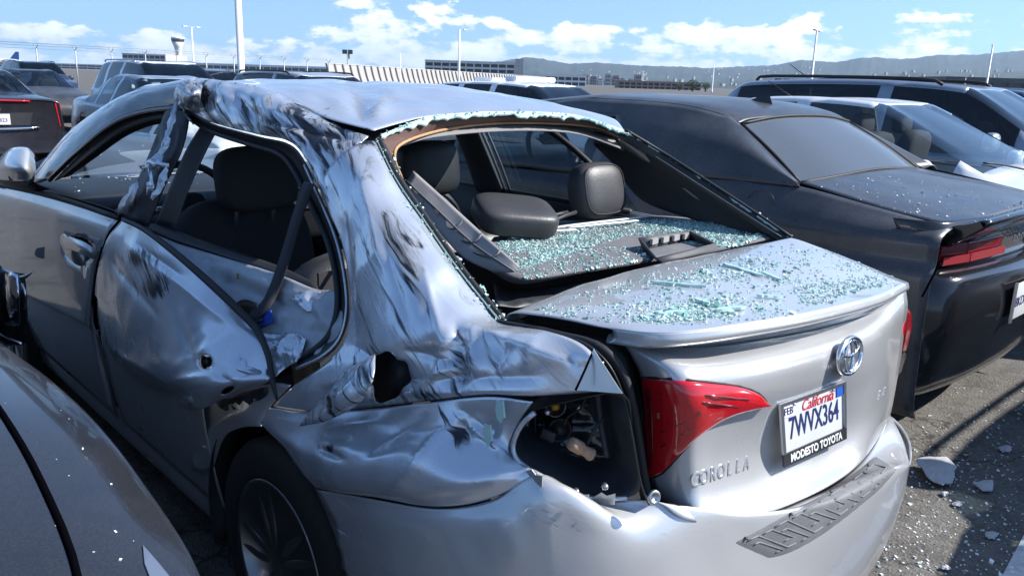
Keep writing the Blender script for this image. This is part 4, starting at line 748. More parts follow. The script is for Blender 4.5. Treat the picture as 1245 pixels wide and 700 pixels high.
tubeo('window_channel', [rw(1.36, 1.05)-[.03, 0, 0], rw(1.42, 1.2)-[.03, 0, 0], rw(1.6, 1.345)-[.03, 0, 0], rw(1.78, 1.38)-[.03, 0, 0], rw(2.04, 1.39)-[.03, 0, 0]], .012, MT['rubber'], car, 4, 8)
tubeo('belt_moulding', [rw(1.3, 1.05)-[.04, 0, 0], rw(2.0, 1.05)-[.04, 0, 0], rw(3.2, 1.04)-[.03, 0, 0]], .012, MT['rubber'], car, 2, 8)
# right C pillar trim
patch('right_pillar_trim', [[PY(722, 158, 1.16), PY(745, 160, 1.13), PX(764, 170, .55), PX(806, 196, .555), PX(856, 228, .575), PX(906, 260, .585), PX(950, 288, .58)],
      [PX(722, 172, .64), PX(748, 182, .64), PX(772, 196, .64), PX(806, 218, .645), PX(848, 244, .65), PX(890, 266, .64), PX(930, 286, .62)],
      [PX(722, 176, .655), PX(748, 202, .665), PX(764, 226, .68), PX(782, 244, .68), PX(815, 258, .68), PX(860, 272, .66), PX(900, 286, .64)]], MT['trim_grey'], car, 6, 6, .004)
patch('quarter_glass', [[PX(748, 214, .70), PX(756, 226, .70), PX(770, 248, .70)], [PX(748, 240, .705), PX(758, 248, .705), PX(776, 256, .705)]], MT['window_tint'], car, 3, 3, 0)
# rear header: bare edge, brown lining, tan foam line
hin = [PX(487, 216, -.50), PX(478, 190, -.52), PX(488, 173, -.46), PY(533, 158, 1.16), PY(591, 150, 1.19), PY(660, 149, 1.19), PY(722, 154, 1.16), PY(758, 168, 1.10)]
hout = [PX(470, 208, -.575), PX(459, 176, -.56), PX(462, 166, -.545), PY(523, 144, 1.125), PY(591, 139, 1.145), PY(660, 139, 1.145), PY(715, 146, 1.125), PY(762, 164, 1.075)]
patch('header_lining', [hout, [lerp(a, b, .5)+np.array([0, .0, -.006]) for a, b in zip(hout, hin)], hin], MT['brown_trim'], car, 3, 6, .003)
tubeo('lining_edge', [p+np.array([0, -.006, -.002]) for p in hin], .0042, MT['tan_foam'], car, 5, 6)
tubeo('window_bond', [p+np.array([0, .004, -.004]) for p in hout[2:]], .007, MT['rubber'], car, 4, 6)
# rear window frame flanges left and right
wl = [PX(456, 172, -.562), PX(480, 220, -.588), PX(514, 270, -.603), PX(550, 322, -.618), PX(586, 368, -.623), PX(606, 392, -.628)]
patch('window_flange', [wl, [p+np.array([.035, .01, -.006]) for p in wl], [p+np.array([.05, .03, -.03]) for p in wl]], MT['black_plastic'], car, 4, 6, .003)
tubeo('window_bond', [p+np.array([.010, -.004, .004]) for p in wl], .007, MT['rubber'], car, 4, 6)
patch('window_flange', [[p+np.array([-.0, 0, .003]) for p in rse], [p+np.array([-.010, -.0, -.001]) for p in rse], [p+np.array([-.02, .01, -.022]) for p in rse]], MT['black_plastic'], car, 4, 6, .003)
tubeo('window_bond', [p+np.array([-.006, -.006, .006]) for p in rse], .005, MT['rubber'], car, 4, 6)
# package shelf
SZ = 1.075
sh = [[PZ(598, 330, SZ-.015), PZ(632, 344, SZ-.02), PZ(701, 333, SZ-.012), PZ(768, 322, SZ-.01), PZ(830, 312, SZ-.01), PZ(880, 304, SZ-.01), PX(940, 290, .60)],
      [PZ(598, 322, SZ), PZ(632, 335, SZ), PZ(701, 325, SZ), PZ(768, 315, SZ), PZ(830, 305, SZ), PZ(880, 298, SZ), PX(935, 287, .61)],
      [PZ(592, 305, SZ), PZ(625, 312, SZ), PZ(690, 302, SZ), PZ(760, 295, SZ), PZ(818, 288, SZ), PZ(862, 285, SZ), PX(905, 283, .625)],
      [PZ(600, 290, SZ), PZ(640, 284, SZ), PZ(690, 274, SZ), PZ(745, 268, SZ), PZ(795, 266, SZ), PZ(830, 268, SZ), PX(868, 273, .635)],
      [PZ(606, 290, SZ-.05), PZ(640, 282, SZ-.05), PZ(690, 271, SZ-.05), PZ(745, 265, SZ-.05), PZ(795, 263, SZ-.05), PZ(830, 265, SZ-.05), PX(868, 270, .635)]]
shelf = patch('package_shelf', sh, MT['shelf_fabric'], car, 6, 8, .006)
patch('shelf_metal', [[PZ(600, 345, SZ-.06), PZ(640, 352, SZ-.06), PZ(720, 342, SZ-.06), PZ(800, 326, SZ-.06), PZ(880, 308, SZ-.06)], [PZ(604, 372, SZ-.06), PZ(645, 372, SZ-.075), PZ(720, 350, SZ-.08), PZ(800, 332, SZ-.08), PZ(880, 312, SZ-.07)]], MT['dark_cavity'], car, 5, 8, .003, mk_disp([], .006, 12))
# open brake light housing on the shelf
cb_ = [PZ(783, 305, SZ), PZ(840, 293, SZ), PZ(874, 305, SZ), PZ(806, 320, SZ)]; ct = [PZ(777, 289, SZ+.035), PZ(838, 281, SZ+.035), PZ(868, 296, SZ+.022), PZ(797, 314, SZ+.012)]
ch = patch('brake_light_housing', [[cb_[0], cb_[1]], [ct[0], ct[1]]], MT['trim_grey'], car, 4, 4, .006)
for i, j in ((1, 2), (2, 3), (3, 0)): patch('housing_wall', [[cb_[i], cb_[j]], [ct[i], ct[j]]], MT['trim_grey'], ch, 3, 3, .006)
for f in (.12, .34, .56, .78): box('lamp_cell', lerp(lerp(cb_[0], cb_[1], f+.06), lerp(ct[0], ct[1], f+.06), .55)+np.array([.004, -.010, .004]), (.035, .008, .016), MT['trim_light'], ch, Euler((0, 0, R(10))).to_matrix())
# ---- loose pieces in the window opening
tp_ = [[PX(503, 208, -.40), PX(540, 241, -.42), PX(585, 282, -.43), PX(632, 324, -.44)], [PX(492, 226, -.44), PX(530, 262, -.455), PX(572, 302, -.46), PX(622, 331, -.455)], [PX(500, 236, -.45), PX(530, 276, -.47), PX(562, 312, -.475), PX(600, 331, -.46)]]
trim = patch('pillar_trim_panel', tp_, MT['trim_light'], None, 6, 6, .003, mk_disp([], .002, 12)); tag(trim, 'torn grey plastic pillar trim panel leaning across the missing rear window of the wrecked sedan', 'trim panel')
for f in (.2, .36, .52, .68, .84):
    a, b = lerp(tp_[0][0], tp_[0][3], f), lerp(tp_[1][0], tp_[1][3], f); m_ = lerp(tp_[2][0], tp_[2][3], f*.9); tubeo('rib', [a+[-.004, -.004, .0], b+[-.004, -.005, 0], m_+[-.004, -.004, 0]], .0028, MT['pad_grey'], trim, 2, 5)
tubeo('rib', [lerp(tp_[0][i], tp_[1][i], .7)+np.array([-.005, -.006, 0]) for i in range(4)], .0028, MT['pad_grey'], trim, 3, 5)
for nm, a, b, c, lb in (('plastic_strip', (607, 286), (700, 273), (789, 263), 'longest white plastic strip lying across the glass covered package shelf'), ('plastic_strip', (622, 289), (655, 282), (700, 279), 'short white plastic strip lying on the package shelf beside the fallen headrest'), ('plastic_strip', (690, 277), (735, 272), (775, 268), 'thin white plastic strip lying under the longest strip on the package shelf')):
    pts_ = [PZ(*a, SZ+.014), PZ(*b, SZ+.02), PZ(*c, SZ+.018)]; o = strip(nm, pts_, np.array([-.004, .010, .002]), .003, MT['white_film']); tag(o, lb, 'plastic strip')
# ================================================================ other vehicles
paint('dark_metal_paint', (.030, .034, .044), .45, .2, coat=.7, dirt=.035)
paint('black_paint', (.030, .035, .045), .3, .36, coat=.25, dirt=.16)
paint('blue_grey_paint', (.30, .35, .42), .6, .3, dirt=.05)
paint('slate_blue_paint', (.27, .31, .36), .6, .3, dirt=.05)
paint('white_silver_paint', (.70, .71, .72), .2, .32, dirt=.04)
paint('white_paint', (.85, .86, .87), .0, .3, dirt=.04)
paint('plum_black_paint', (.020, .018, .024), .5, .26, dirt=.05)
paint('navy_paint', (.03, .045, .09), .5, .28, dirt=.05)
paint('dark_grey_paint', (.06, .062, .065), .5, .3, dirt=.05)
paint('pale_grey_paint', (.42, .43, .45), .5, .34, dirt=.2)
mat('dull_red', (.30, .03, .035), .25, coat=.5); mat('clear_lamp', (.75, .77, .8), .1, .4, 1)
SEC = (0, 1, 2, 3, 4, 5, 6, 7)
def mirror_row(h): return h+[(-x, y, z) for x, y, z in h[-2::-1]]
def stations_grid(st, widen=1.0):
    G = []
    for s in st:
        y, xs, xw, xb, zb, xr, zr, zc = s[:8]; zw = s[8] if len(s) > 8 else .55*min(1, zb/.9); z0 = s[9] if len(s) > 9 else .2
        h = [(xs-.09, y, z0), (xs, y, z0+.09), (xw, y, zw), (lerp(xw, xb, .55), y, lerp(zw, zb, .62)), (xb, y, zb), (xr+(xb-xr)*.82 if zr-zb < .12 else xb-.03, y, zb+(.012 if zr-zb >= .12 else (zr-zb)*.5)), (xr, y, zr), (xr*.55, y, lerp(zr, zc, .8)), (0, y, zc)]
        G.append(mirror_row([tuple(map(float, q)) for q in h]))
    return np.array(G)
def build_car(name, label, st, paint_, loc, rz, group=None, side=((0, 0),), ws=None, bl=None, wheels=((.95, .33), (3.65, .33)), glass='window_dark', tail=None, head=None, plate=None, KU=5, KV=3, interior=True, cat='car', rim='alloy', extras=None, side_t=(5.12, 5.86), roofglass=None):
    """lofted body with real window openings; local frame: y forward from the tail, x right"""
    root = thing(name, label, cat, loc, group, R(rz))
    G = stations_grid(st); S = surf(G, KU, KV); nr, nc, _ = S.shape; half = (nc-1)//2
    F = gridfaces(nr, nc); V = S.reshape(-1, 3)
    def info(f):
        i, j = divmod(f[0], nc); jj = j+.5; t = (jj if jj < half else nc-1-jj)/KV; c = (V[f[0]]+V[f[2]])/2; return t, c, (1 if c[0] > 0 else -1)
    reg = {}; body = []
    for f in F:
        t, c, sd = info(f); key = None
        if side_t[0] < t < side_t[1]:
            for k, (a, b) in enumerate(side):
                if a < c[1] < b: key = ('side_window', k, sd)
        if t > 6.15:
            if ws and ws[0] < c[1] < ws[1]: key = ('windshield',)
            if bl and bl[0] < c[1] < bl[1]: key = ('rear_window',)
        for wy, wr in wheels:
            if (c[1]-wy)**2+(c[2]-wr)**2 < (wr+.045)**2 and t < 4 and abs(c[0]) > .5: key = 'drop'
        if key == 'drop': continue
        (body if key is None else reg.setdefault(key, [])).append(f)
    caps = [tuple(range(nc))[::-1], tuple((nr-1)*nc+j for j in range(nc))]
    def sub(nm, faces, m_, parent, solid=0, off=-1, shift=0.0):
        idx = sorted({v for f in faces for v in f}); mp_ = {v: k for k, v in enumerate(idx)}
        o = mesh(nm, V[idx], [tuple(mp_[v] for v in f) for f in faces], m_, parent, True, solid, off); return o
    bo = sub('body', body+caps, MT[paint_], root, .004, 0)
    for key, faces in reg.items():
        w_ = sub(key[0], faces, MT[glass], root)
    # lamps cut from the same skin and laid proud of it
    def lamps(nm, ya, yb, za, zb_, xa, m_, thick=.012):
        for s in (-1, 1):
            fs = [f for f in F if ya <= info(f)[1][1] <= yb and za < info(f)[1][2] < zb_ and s*info(f)[1][0] > xa and info(f)[0] < 7]
            if fs: sub(nm, fs, MT[m_], root, thick, 0 if nm == 'x' else 1)
    if tail: lamps('tail_lamp', *tail, 'red_lens')
    if head: lamps('headlamp', *head, 'clear_lamp')
    L = st[-1][0]
    for wy, wr in wheels:
        for s in (-1, 1):
            xw = float(np.interp(wy, [q[0] for q in st], [q[2] for q in st]))
            wheel(root, (s*(xw-.115), wy, wr), wr, .21, s, rim, 5, wr*.69)
    if interior:
        zb = float(np.interp(L*.5, [q[0] for q in st], [q[4] for q in st]))
        box('cabin_floor', (0, L*.45, zb-.30), (1.5, L*.52, .06), MT['cloth'], root)
        for y in (L*.33, L*.53):
            for x in (-.37, .37): sq('seat_back', (x, y, zb-.02), (.48, .16, .62), MT['cloth'], root, .5, rx(-12), 8); sq('headrest', (x, y-.08, zb+.33), (.26, .11, .17), MT['cloth'], root, .6, None, 8)
    if extras: extras(root)
    return root
def scale_st(st, L, W, H):
    L0 = st[-1][0]; H0 = max(q[7] for q in st); W0 = max(q[2] for q in st)
    return [(q[0]*L/L0, q[1]*W/2/W0, q[2]*W/2/W0, q[3]*W/2/W0, q[4]*H/H0, q[5]*W/2/W0, q[6]*H/H0, q[7]*H/H0) for q in st]
SEDAN = [(0.0, .66, .70, .66, .82, .55, .86, .88), (.03, .78, .82, .76, .90, .62, .96, .98), (.12, .82, .87, .81, .95, .67, 1.03, 1.05), (.45, .85, .91, .86, .97, .70, 1.06, 1.09), (.82, .86, .92, .875, .97, .68, 1.075, 1.11), (1.12, .86, .92, .88, .97, .62, 1.25, 1.28), (1.45, .86, .92, .88, .965, .565, 1.385, 1.415), (2.0, .86, .92, .88, .955, .565, 1.425, 1.455),
         (2.55, .86, .92, .88, .945, .56, 1.405, 1.435), (2.75, .86, .92, .88, .94, .58, 1.35, 1.38), (3.15, .86, .92, .875, .935, .665, 1.16, 1.20), (3.55, .86, .92, .865, .93, .74, .985, 1.02), (3.75, .86, .92, .86, .92, .72, .955, .985), (4.3, .85, .90, .82, .85, .64, .88, .91), (4.62, .80, .85, .74, .72, .56, .76, .78), (4.76, .68, .74, .64, .58, .46, .62, .64), (4.80, .58, .62, .54, .5, .38, .54, .55)]
SUVS = [(0.0, .70, .74, .72, .92, .56, .98, 1.0), (.03, .80, .86, .82, 1.02, .60, 1.30, 1.33), (.10, .83, .89, .85, 1.06, .60, 1.48, 1.52), (.28, .85, .91, .875, 1.06, .61, 1.60, 1.64), (.6, .86, .92, .885, 1.06, .625, 1.635, 1.67), (1.3, .86, .92, .89, 1.05, .635, 1.66, 1.70), (2.0, .86, .92, .89, 1.04, .64, 1.655, 1.695), (2.55, .86, .92, .89, 1.03, .63, 1.62, 1.66), (2.75, .86, .92, .89, 1.03, .64, 1.56, 1.60), (3.1, .86, .92, .885, 1.02, .70, 1.35, 1.39), (3.5, .86, .92, .875, 1.01, .76, 1.09, 1.13), (3.7, .86, .92, .87, 1.0, .74, 1.05, 1.085), (4.2, .85, .90, .83, .95, .66, .98, 1.01), (4.5, .80, .85, .76, .82, .58, .86, .88), (4.62, .70, .75, .66, .66, .48, .7, .72), (4.66, .6, .64, .56, .56, .40, .6, .61)]

# ---- neighbour car at the left whose bonnet reaches into the corner
NB = [(0.0, .66, .72, .66, .85, .55, .9, .92), (.05, .80, .86, .78, .95, .64, 1.0, 1.02), (.5, .86, .9, .86, 1.0, .7, 1.08, 1.1), (.9, .87, .92, .88, 1.0, .64, 1.12, 1.15), (1.5, .87, .92, .88, .99, .58, 1.38, 1.41), (2.2, .87, .92, .88, .98, .57, 1.41, 1.44), (2.45, .87, .92, .885, .93, .66, 1.24, 1.27), (2.85, .87, .915, .89, .87, .74, 1.0, 1.03), (3.1, .87, .912, .895, .85, .755, .925, .965), (3.4, .87, .912, .90, .865, .752, .945, .985), (3.7, .87, .912, .90, .87, .748, .945, .985), (3.95, .86, .91, .895, .85, .742, .92, .96), (4.2, .84, .90, .88, .815, .72, .88, .915), (4.4, .80, .86, .83, .75, .66, .80, .83), (4.52, .72, .78, .74, .64, .56, .68, .70), (4.56, .6, .66, .6, .54, .46, .58, .59)]
def nb_extras(root):
    gx = [(y, x, z) for (y, _, _, _, _, x, z, _) in NB[8:14]]
    for s in (-1, 1): tubeo('hood_gap', [(s*(x+.004), y, z+.001) for y, x, z in gx], .006, MT['gap_black'], root, 4, 6)
    tubeo('hood_crease', [(.40, 3.05, 1.019), (.46, 3.5, .995), (.50, 4.0, .94), (.48, 4.3, .855)], .006, MT['dark_metal_paint'], root, 4, 6)
nb = build_car('parked_car', 'dusty dark grey car nosed in beside the wrecked sedan, only bonnet and headlamp showing', NB, 'dark_metal_paint', (-2.2, 4.56, 0), 180, None, ((1.0, 1.75), (1.85, 2.75)), (2.35, 3.02), (.95, 1.42), head=(4.05, 4.5, .70, .82, .74), extras=nb_extras, KU=6, KV=4, wheels=((.95, .32), (3.75, .32)))
# its broken mirror hanging by the door
mirr = patch('wing_mirror', [[PX(-8, 324, -1.13), PX(8, 328, -1.10), PX(24, 332, -1.09)], [PX(-6, 350, -1.15), PX(8, 356, -1.12), PX(26, 352, -1.10)], [PX(-4, 385, -1.15), PX(10, 392, -1.12), PX(28, 392, -1.10)], [PX(-2, 408, -1.13), PX(12, 418, -1.11), PX(27, 418, -1.10)]], MT['gloss_black'], None, 5, 5, .03); tag(mirr, 'broken black wing mirror with chrome strips hanging beside the silver front door', 'wing mirror')
patch('chrome_cover', [[PX(7, 332, -1.14), PX(14, 331, -1.15), PX(22, 334, -1.14)], [PX(8, 360, -1.15), PX(14, 362, -1.16), PX(23, 360, -1.15)], [PX(14, 392, -1.15), PX(18, 396, -1.15), PX(24, 394, -1.145)]], MT['chrome'], mirr, 5, 5, .004, mk_disp([], .006, 20))
tubeo('broken_arm', [PX(24, 338, -1.10), PX(32, 336, -1.09), PX(39, 331, -1.08)], [.007, .006, .002], MT['satin_metal'], mirr, 4, 6); tubeo('broken_rim', [PX(27, 345, -1.10), PX(31, 358, -1.10), PX(30, 376, -1.10)], .005, MT['chrome'], mirr, 4, 6)
tubeo('chrome_trim', [PX(-12, 394, -1.16), PX(4, 408, -1.15), PX(26, 418, -1.13)], .006, MT['chrome'], mirr, 4, 6)
tubeo('mirror_stalk', [PX(-30, 400, -1.25), PX(-10, 392, -1.17), PX(4, 380, -1.12)], .016, MT['gloss_black'], mirr, 3, 8)

# ---- black coupe at the right
ch = thing('black_coupe', 'dusty black coupe with glass crumbs on its trunk, parked beside the wrecked sedan', 'car', (2.62, .4, 0)); CX = 2.62
def mir(p): return np.array([2*CX-p[0], p[1], p[2]])
def full(rowL, zc=.03, n=1):
    """left-half points -> full row mirrored about the car's axis with a crowned centre"""
    a = rowL[-1]; return rowL+[np.array([CX, a[1], a[2]+zc])]+[mir(p) for p in rowL[::-1]]
class _W: pass
def clink(o):                                          # parent a world-space mesh under the coupe's empty
    o.parent = ch; o.matrix_parent_inverse = Matrix.Translation((-2.62, -.4, 0)); return o
def cpatch(*a, **k): return clink(patch(a[0], a[1], a[2], None, *a[3:], **k))
BK = MT['black_paint']
r0 = [PX(690, 121, 2.0), PX(740, 121, 1.99), PX(821, 127, 1.99), PX(874, 139, 2.0), PX(898, 150, 2.01)]
cpatch('roof', [full([np.array([2.02, 4.0, 1.30]), np.array([2.16, 4.0, 1.325])], .014)]+[full([p, p+np.array([.14, 0, .022])], .014) for p in r0], BK, 6, 6, .004)
gb = [PX(973, 224, 1.90), PX(1024, 216, 2.62)]
rg0 = [r0[-1]+np.array([.02, -.015, -.008]), r0[-1]+np.array([.30, -.03, .022])]; rgb = [PX(973, 222, 1.93), PX(973, 222, 1.93)+np.array([.3, -.05, .022])]
cpatch('rear_window', [full(rg0, .008), [lerp(a, b, .5)+np.array([0, 0, .012]) for a, b in zip(full(rg0, .008), full(rgb, .012))], full(rgb, .012)], MT['window_dusty'], 5, 5, 0)
tc_ = cr1(np.array([lerp(full(rg0, .008)[0], full(rgb, .012)[0], f)+np.array([-.004, 0, .010*4*f*(1-f)]) for f in (0, .33, .66, 1)]), 3)
for sgn in (0, 1): clink(tubeo('window_trim', [p if not sgn else mir(p) for p in tc_], .010, MT['rubber'], None, 1, 6))
clink(tubeo('window_trim', [p+np.array([0, .006, .008]) for p in full(rg0, .008)], .008, MT['rubber'], None, 4, 6)); clink(tubeo('window_trim', full(rgb, .012), .008, MT['rubber'], None, 4, 6))
# C pillar / upper side
sh_ = [np.array([1.745, 4.6, .98]), np.array([1.735, 3.6, 1.0]), np.array([1.735, 2.6, 1.03]), PX(862, 216, 1.75), PX(925, 222, 1.77), PX(973, 227, 1.81), PX(1064, 252, 1.82), PX(1158, 278, 1.84)]
rl_ = [np.array([1.86, 4.35, 1.02]), np.array([1.98, 3.6, 1.30]), r0[1], r0[2], r0[3], r0[4]]
up = [[rl_[1], r0[0]+[0, 0, 0], r0[1], r0[2], r0[3], r0[4], PX(973, 224, 1.90)], None, [sh_[1], sh_[2]+np.array([0, .3, 0]), sh_[2], lerp(sh_[2], sh_[3], .6), sh_[3], sh_[4], sh_[5]]]
up[1] = [lerp(a, b, .5)+np.array([-.045, 0, .02]) for a, b in zip(up[0], up[2])]
for s in (0, 1):
    rows_ = [[(mir(p) if s else p) for p in r] for r in up]
    u_ = cpatch('pillar_panel', rows_, BK, 8, 8, .004)
    cut(u_, lambda P: 2.35 < P[1] < 3.5 and 1.08 < P[2] < 1.36-.10*max(P[1]-3.1, 0))
    cpatch('side_window', [[r[0]+np.array([(-1 if s else 1)*.006, 0, 0]), r[1]+np.array([(-1 if s else 1)*.006, 0, 0]), r[2]+np.array([(-1 if s else 1)*.006, 0, 0]), lerp(r[2], r[3], .6)+np.array([(-1 if s else 1)*.006, 0, 0])] for r in rows_], MT['window_tint'], 4, 4, 0)
cpatch('windshield', [full([np.array([2.02, 3.95, 1.31])], .05), full([np.array([1.90, 4.55, 1.03])], .05)], MT['window_clear'], 4, 4, 0)
# deck and ducktail spoiler
dk = [full([rgb[0]+[-.02, -.01, .0], rgb[1]], .008), full([PX(1064, 251, 1.84), PX(1064, 251, 1.84)+np.array([.3, -.03, .02])], .008), full([PX(1158, 276, 1.86), PX(1158, 276, 1.86)+np.array([.3, -.03, .016])], .006)]
cpatch('trunk_deck', [dk[0], lerp(np.array(dk[0]), np.array(dk[1]), .5), dk[1], lerp(np.array(dk[1]), np.array(dk[2]), .5), dk[2]], BK, 6, 6, .004)
e0 = dk[2]; spt = [p+np.array([0, -.10, .035]) for p in e0]; spb = [p+np.array([0, -.115, .015]) for p in e0]; spl = [p+np.array([0, .01, -.085]) for p in e0]
cpatch('spoiler', [e0, [p+np.array([0, -.05, .012]) for p in e0], spt, spb, spl], MT['gloss_black'], 5, 5, .004)
clink(poly('spoiler_end', [e0[0], spt[0], spb[0], spl[0]], MT['gloss_black'], None, .006)); clink(poly('spoiler_end', [e0[-1], spt[-1], spb[-1], spl[-1]], MT['gloss_black'], None, .006))
# flank with raised wheel flare
sl = [(p if i else p) for i, p in enumerate(sh_)]
ys_ = [p[1] for p in sl]
fl = [[np.array([p[0]+.004, p[1], p[2]]) for p in sl]]
for z, x, bulge in ((.97, 1.70, .01), (.87, 1.685, .02), (.80, 1.66, .045), (.62, 1.655, .04), (.45, 1.665, .01), (.28, 1.68, 0), (.2, 1.72, 0)):
    fl.append([np.array([x-bulge*math.exp(-((y-1.45)/.6)**2)+(.10*max(0, .75-y)**2*6), y, min(z, sl[i][2]-.03)]) for i, y in enumerate(ys_)])
for s in (0, 1):
    f_ = cpatch('flank', [[(mir(p) if s else p) for p in r] for r in fl], BK, 6, 7, .004); cut(f_, lambda P: (P[1]-1.5)**2+(P[2]-.35)**2 < .385**2 or (P[1]-4.45)**2+(P[2]-.35)**2 < .385**2)
# tail: rounded corner fascia with recessed lamp band
ye = sl[-1][1]
pl = [(1.735, .20), (1.76, .10), (1.83, .035), (1.98, .0), (2.25, -.03), (2.62, -.04)]; y0 = ye-.06
def trow(z, dy, xs=0): 
    L_ = [np.array([x+xs*(1 if i < 3 else .3), y0+d+dy, z]) for i, (x, d) in enumerate(pl)]; return L_+[mir(p) for p in L_[-2::-1]]
cpatch('tail_fascia', [trow(1.03, .06), trow(.985, .035), trow(.965, .04, .03), trow(.955, .075, .06), trow(.835, .075, .06), trow(.825, .03, .03), trow(.80, -.02), trow(.72, -.04, -.02), trow(.60, -.045, -.03), trow(.48, -.02, -.03), trow(.36, .02, -.02), trow(.27, .08, 0)], MT['gloss_black'], 4, 6, .004)
for s in (0, 1):
    for a, b, m_, z0, z1 in ((1.85, 2.04, 'red_lens', .845, .925), (2.05, 2.40, 'red_lens', .845, .925)):
        Lp = [np.array([x, y0+float(np.interp(x, [q[0] for q in pl], [q[1] for q in pl]))+.062, z]) for x, z in ((a, z0), (b, z0), (b, z1), (a, z1))]
        Lp = [mir(p) for p in Lp] if s else Lp
        lp_ = clink(poly('tail_lamp', Lp, MT['red_lens_dark'], None, -.012 if s else .012, bevel=.004))
        Lb = [p+np.array([0, -.016, 0]) for p in (Lp[0], Lp[1], lerp(Lp[1], Lp[2], .42), lerp(Lp[0], Lp[3], .42))]; b_ = poly('lit_band', Lb, MT['dull_red'], None, .004, (0, -1, 0)); b_.parent = lp_
clink(text('tail_lettering', 'DODGE', .042, Matrix(((1, 0, 0, 2.62), (0, 0, -1, y0-.04+.055), (0, 1, 0, .90), (0, 0, 0, 1))), MT['chrome'], None, .002, 1.3, 1.4))
rf_ = clink(box('reflector', (1.93, y0-.004, .50), (.13, .012, .025), MT['lamp_bar'], None, Euler((0, 0, R(-12))).to_matrix(), .003))
pp = clink(box('license_plate', (2.40, y0-.095, .66), (.31, .008, .16), MT['plate_white'], None, None, .002)); t_ = text('plate_number', '8KDR052', .062, Matrix(((1, 0, 0, 2.40), (0, 0, -1, y0-.100), (0, 1, 0, .655), (0, 0, 0, 1))), MT['plate_blue'], pp, .0006, 1.05)
for q in ((2.235, 2.255), (2.545, 2.565)): clink(box('plate_frame', ((q[0]+q[1])/2, y0-.10, .66), (.02, .008, .18), MT['satin_metal']))
clink(tubeo('bumper_gap', [PX(1143, 318, 1.69), PX(1133, 338, 1.66), PX(1121, 361, 1.645)], .004, MT['gap_black'], None, 3, 6))
clink(tubeo('fuel_door_gap', [PX(925+16*math.cos(a), 244+12*math.sin(a), 1.722) for a in np.linspace(0, 2*math.pi, 17)[:-1]], .002, MT['rubber'], None, 1, 5, True))
# shark fin antenna and whip
fin = clink(mesh('shark_fin', [(2.59, 2.0, 1.43), (2.65, 2.0, 1.43), (2.62, 1.78, 1.41), (2.617, 1.85, 1.50), (2.623, 1.85, 1.50), (2.62, 1.82, 1.503), (2.59, 1.84, 1.42), (2.65, 1.84, 1.42)], [(0, 1, 4, 3), (0, 3, 6), (1, 7, 4), (3, 4, 5), (6, 3, 5, 2), (7, 2, 5, 4)], MT['gloss_black'], None, False))
for wy in (1.5, 4.45):
    for s in (-1, 1): clink(wheel(None, (CX+s*.83, wy, .35), .35, .24, s, 'alloy', 5, .26))
clink(box('cabin_floor', (CX, 3.0, .62), (1.5, 2.6, .06), MT['cloth']))
for x in (-.4, .4): clink(sq('seat_back', (CX+x, 2.55, .95), (.5, .16, .62), MT['leather'], None, .5, rx(-14), 10))
sw2 = frame_m((CX-.40, 3.15, 1.10), (0, -.93, .35), (1, 0, 0)); clink(tubeo('steering_wheel', [sw2 @ Vector((.19*math.cos(a), .19*math.sin(a), 0)) for a in np.linspace(0, 2*math.pi, 21)[:-1]], .017, MT['leather'], None, 2, 8, True))
clink(patch('dashboard', [[np.array([1.85, 3.55, .75]), np.array([3.4, 3.55, .75])], [np.array([1.85, 3.5, 1.0]), np.array([3.4, 3.5, 1.0])], [np.array([1.85, 4.2, 1.02]), np.array([3.4, 4.2, 1.02])]], MT['black_plastic'], None, 4, 4, .005))
cpatch('hood', [full([np.array([1.80, 4.55, 1.0])], .06), full([np.array([1.80, 5.3, .93])], .06), full([np.array([1.85, 5.42, .6])], .02)], BK, 5, 5, .004)

# ---- silver car and blue SUV beyond the coupe, both facing the aisle
def sil_extra(root):
    for s in (-1, 1):
        m_ = sq('side_mirror', (s*1.0, 3.18, 1.03), (.20, .11, .14), MT['white_silver_paint'], root, .7, None, 10); tubeo('mirror_stalk', [(s*.87, 3.2, .97), (s*.96, 3.18, .99)], .018, MT['black_plastic'], root, 1, 6)
        tubeo('wiper', [(s*.1+.1, 3.62, 1.03), (s*.3+.1, 3.48, 1.07), (s*.45+.1, 3.42, 1.08)], .007, MT['rubber'], root, 3, 6)
        tubeo('window_chrome', [(s*.878, 1.35, .985), (s*.878, 2.3, .97), (s*.872, 3.3, .955)], .006, MT['rubber'], root, 3, 6)
    tubeo('whip_antenna', [(.1, 1.75, 1.44), (.1, 1.45, 1.60)], [.006, .003], MT['rubber'], root, 2, 6)
SIL = dict(side=((1.0, 1.42), (1.47, 2.05), (2.15, 3.3)), ws=(2.62, 3.5), bl=(.85, 1.42), wheels=((.95, .33), (3.75, .33)))
build_car('silver_sedan', 'pale silver sedan facing the aisle, windshield and white mirror showing past the black coupe', scale_st(SEDAN, 4.8, 1.84, 1.47), 'white_silver_paint', (5.12, 4.68, 0), 180, None, glass='window_clear', head=(4.3, 4.7, .6, .76, .5), extras=sil_extra, **SIL)
def suv_extra(rail='satin_metal', whip=True, mirror='slate_blue_paint', H=1.66):
    def f(root):
        for s in (-1, 1):
            tubeo('roof_rail', [(s*.66, .5, H-.035), (s*.67, .7, H+.01), (s*.67, 2.2, H+.01), (s*.66, 2.45, H-.04)], .016, MT[rail], root, 3, 6)
            sq('side_mirror', (s*1.02, 3.05, 1.14), (.22, .12, .17), MT[mirror], root, .7, None, 10); tubeo('mirror_stalk', [(s*.87, 3.05, 1.07), (s*.97, 3.05, 1.1)], .02, MT['black_plastic'], root, 1, 6)
        if whip: tubeo('whip_antenna', [(0, .75, H+.01), (0, .5, H+.16)], [.007, .003], MT['rubber'], root, 2, 6)
    return f
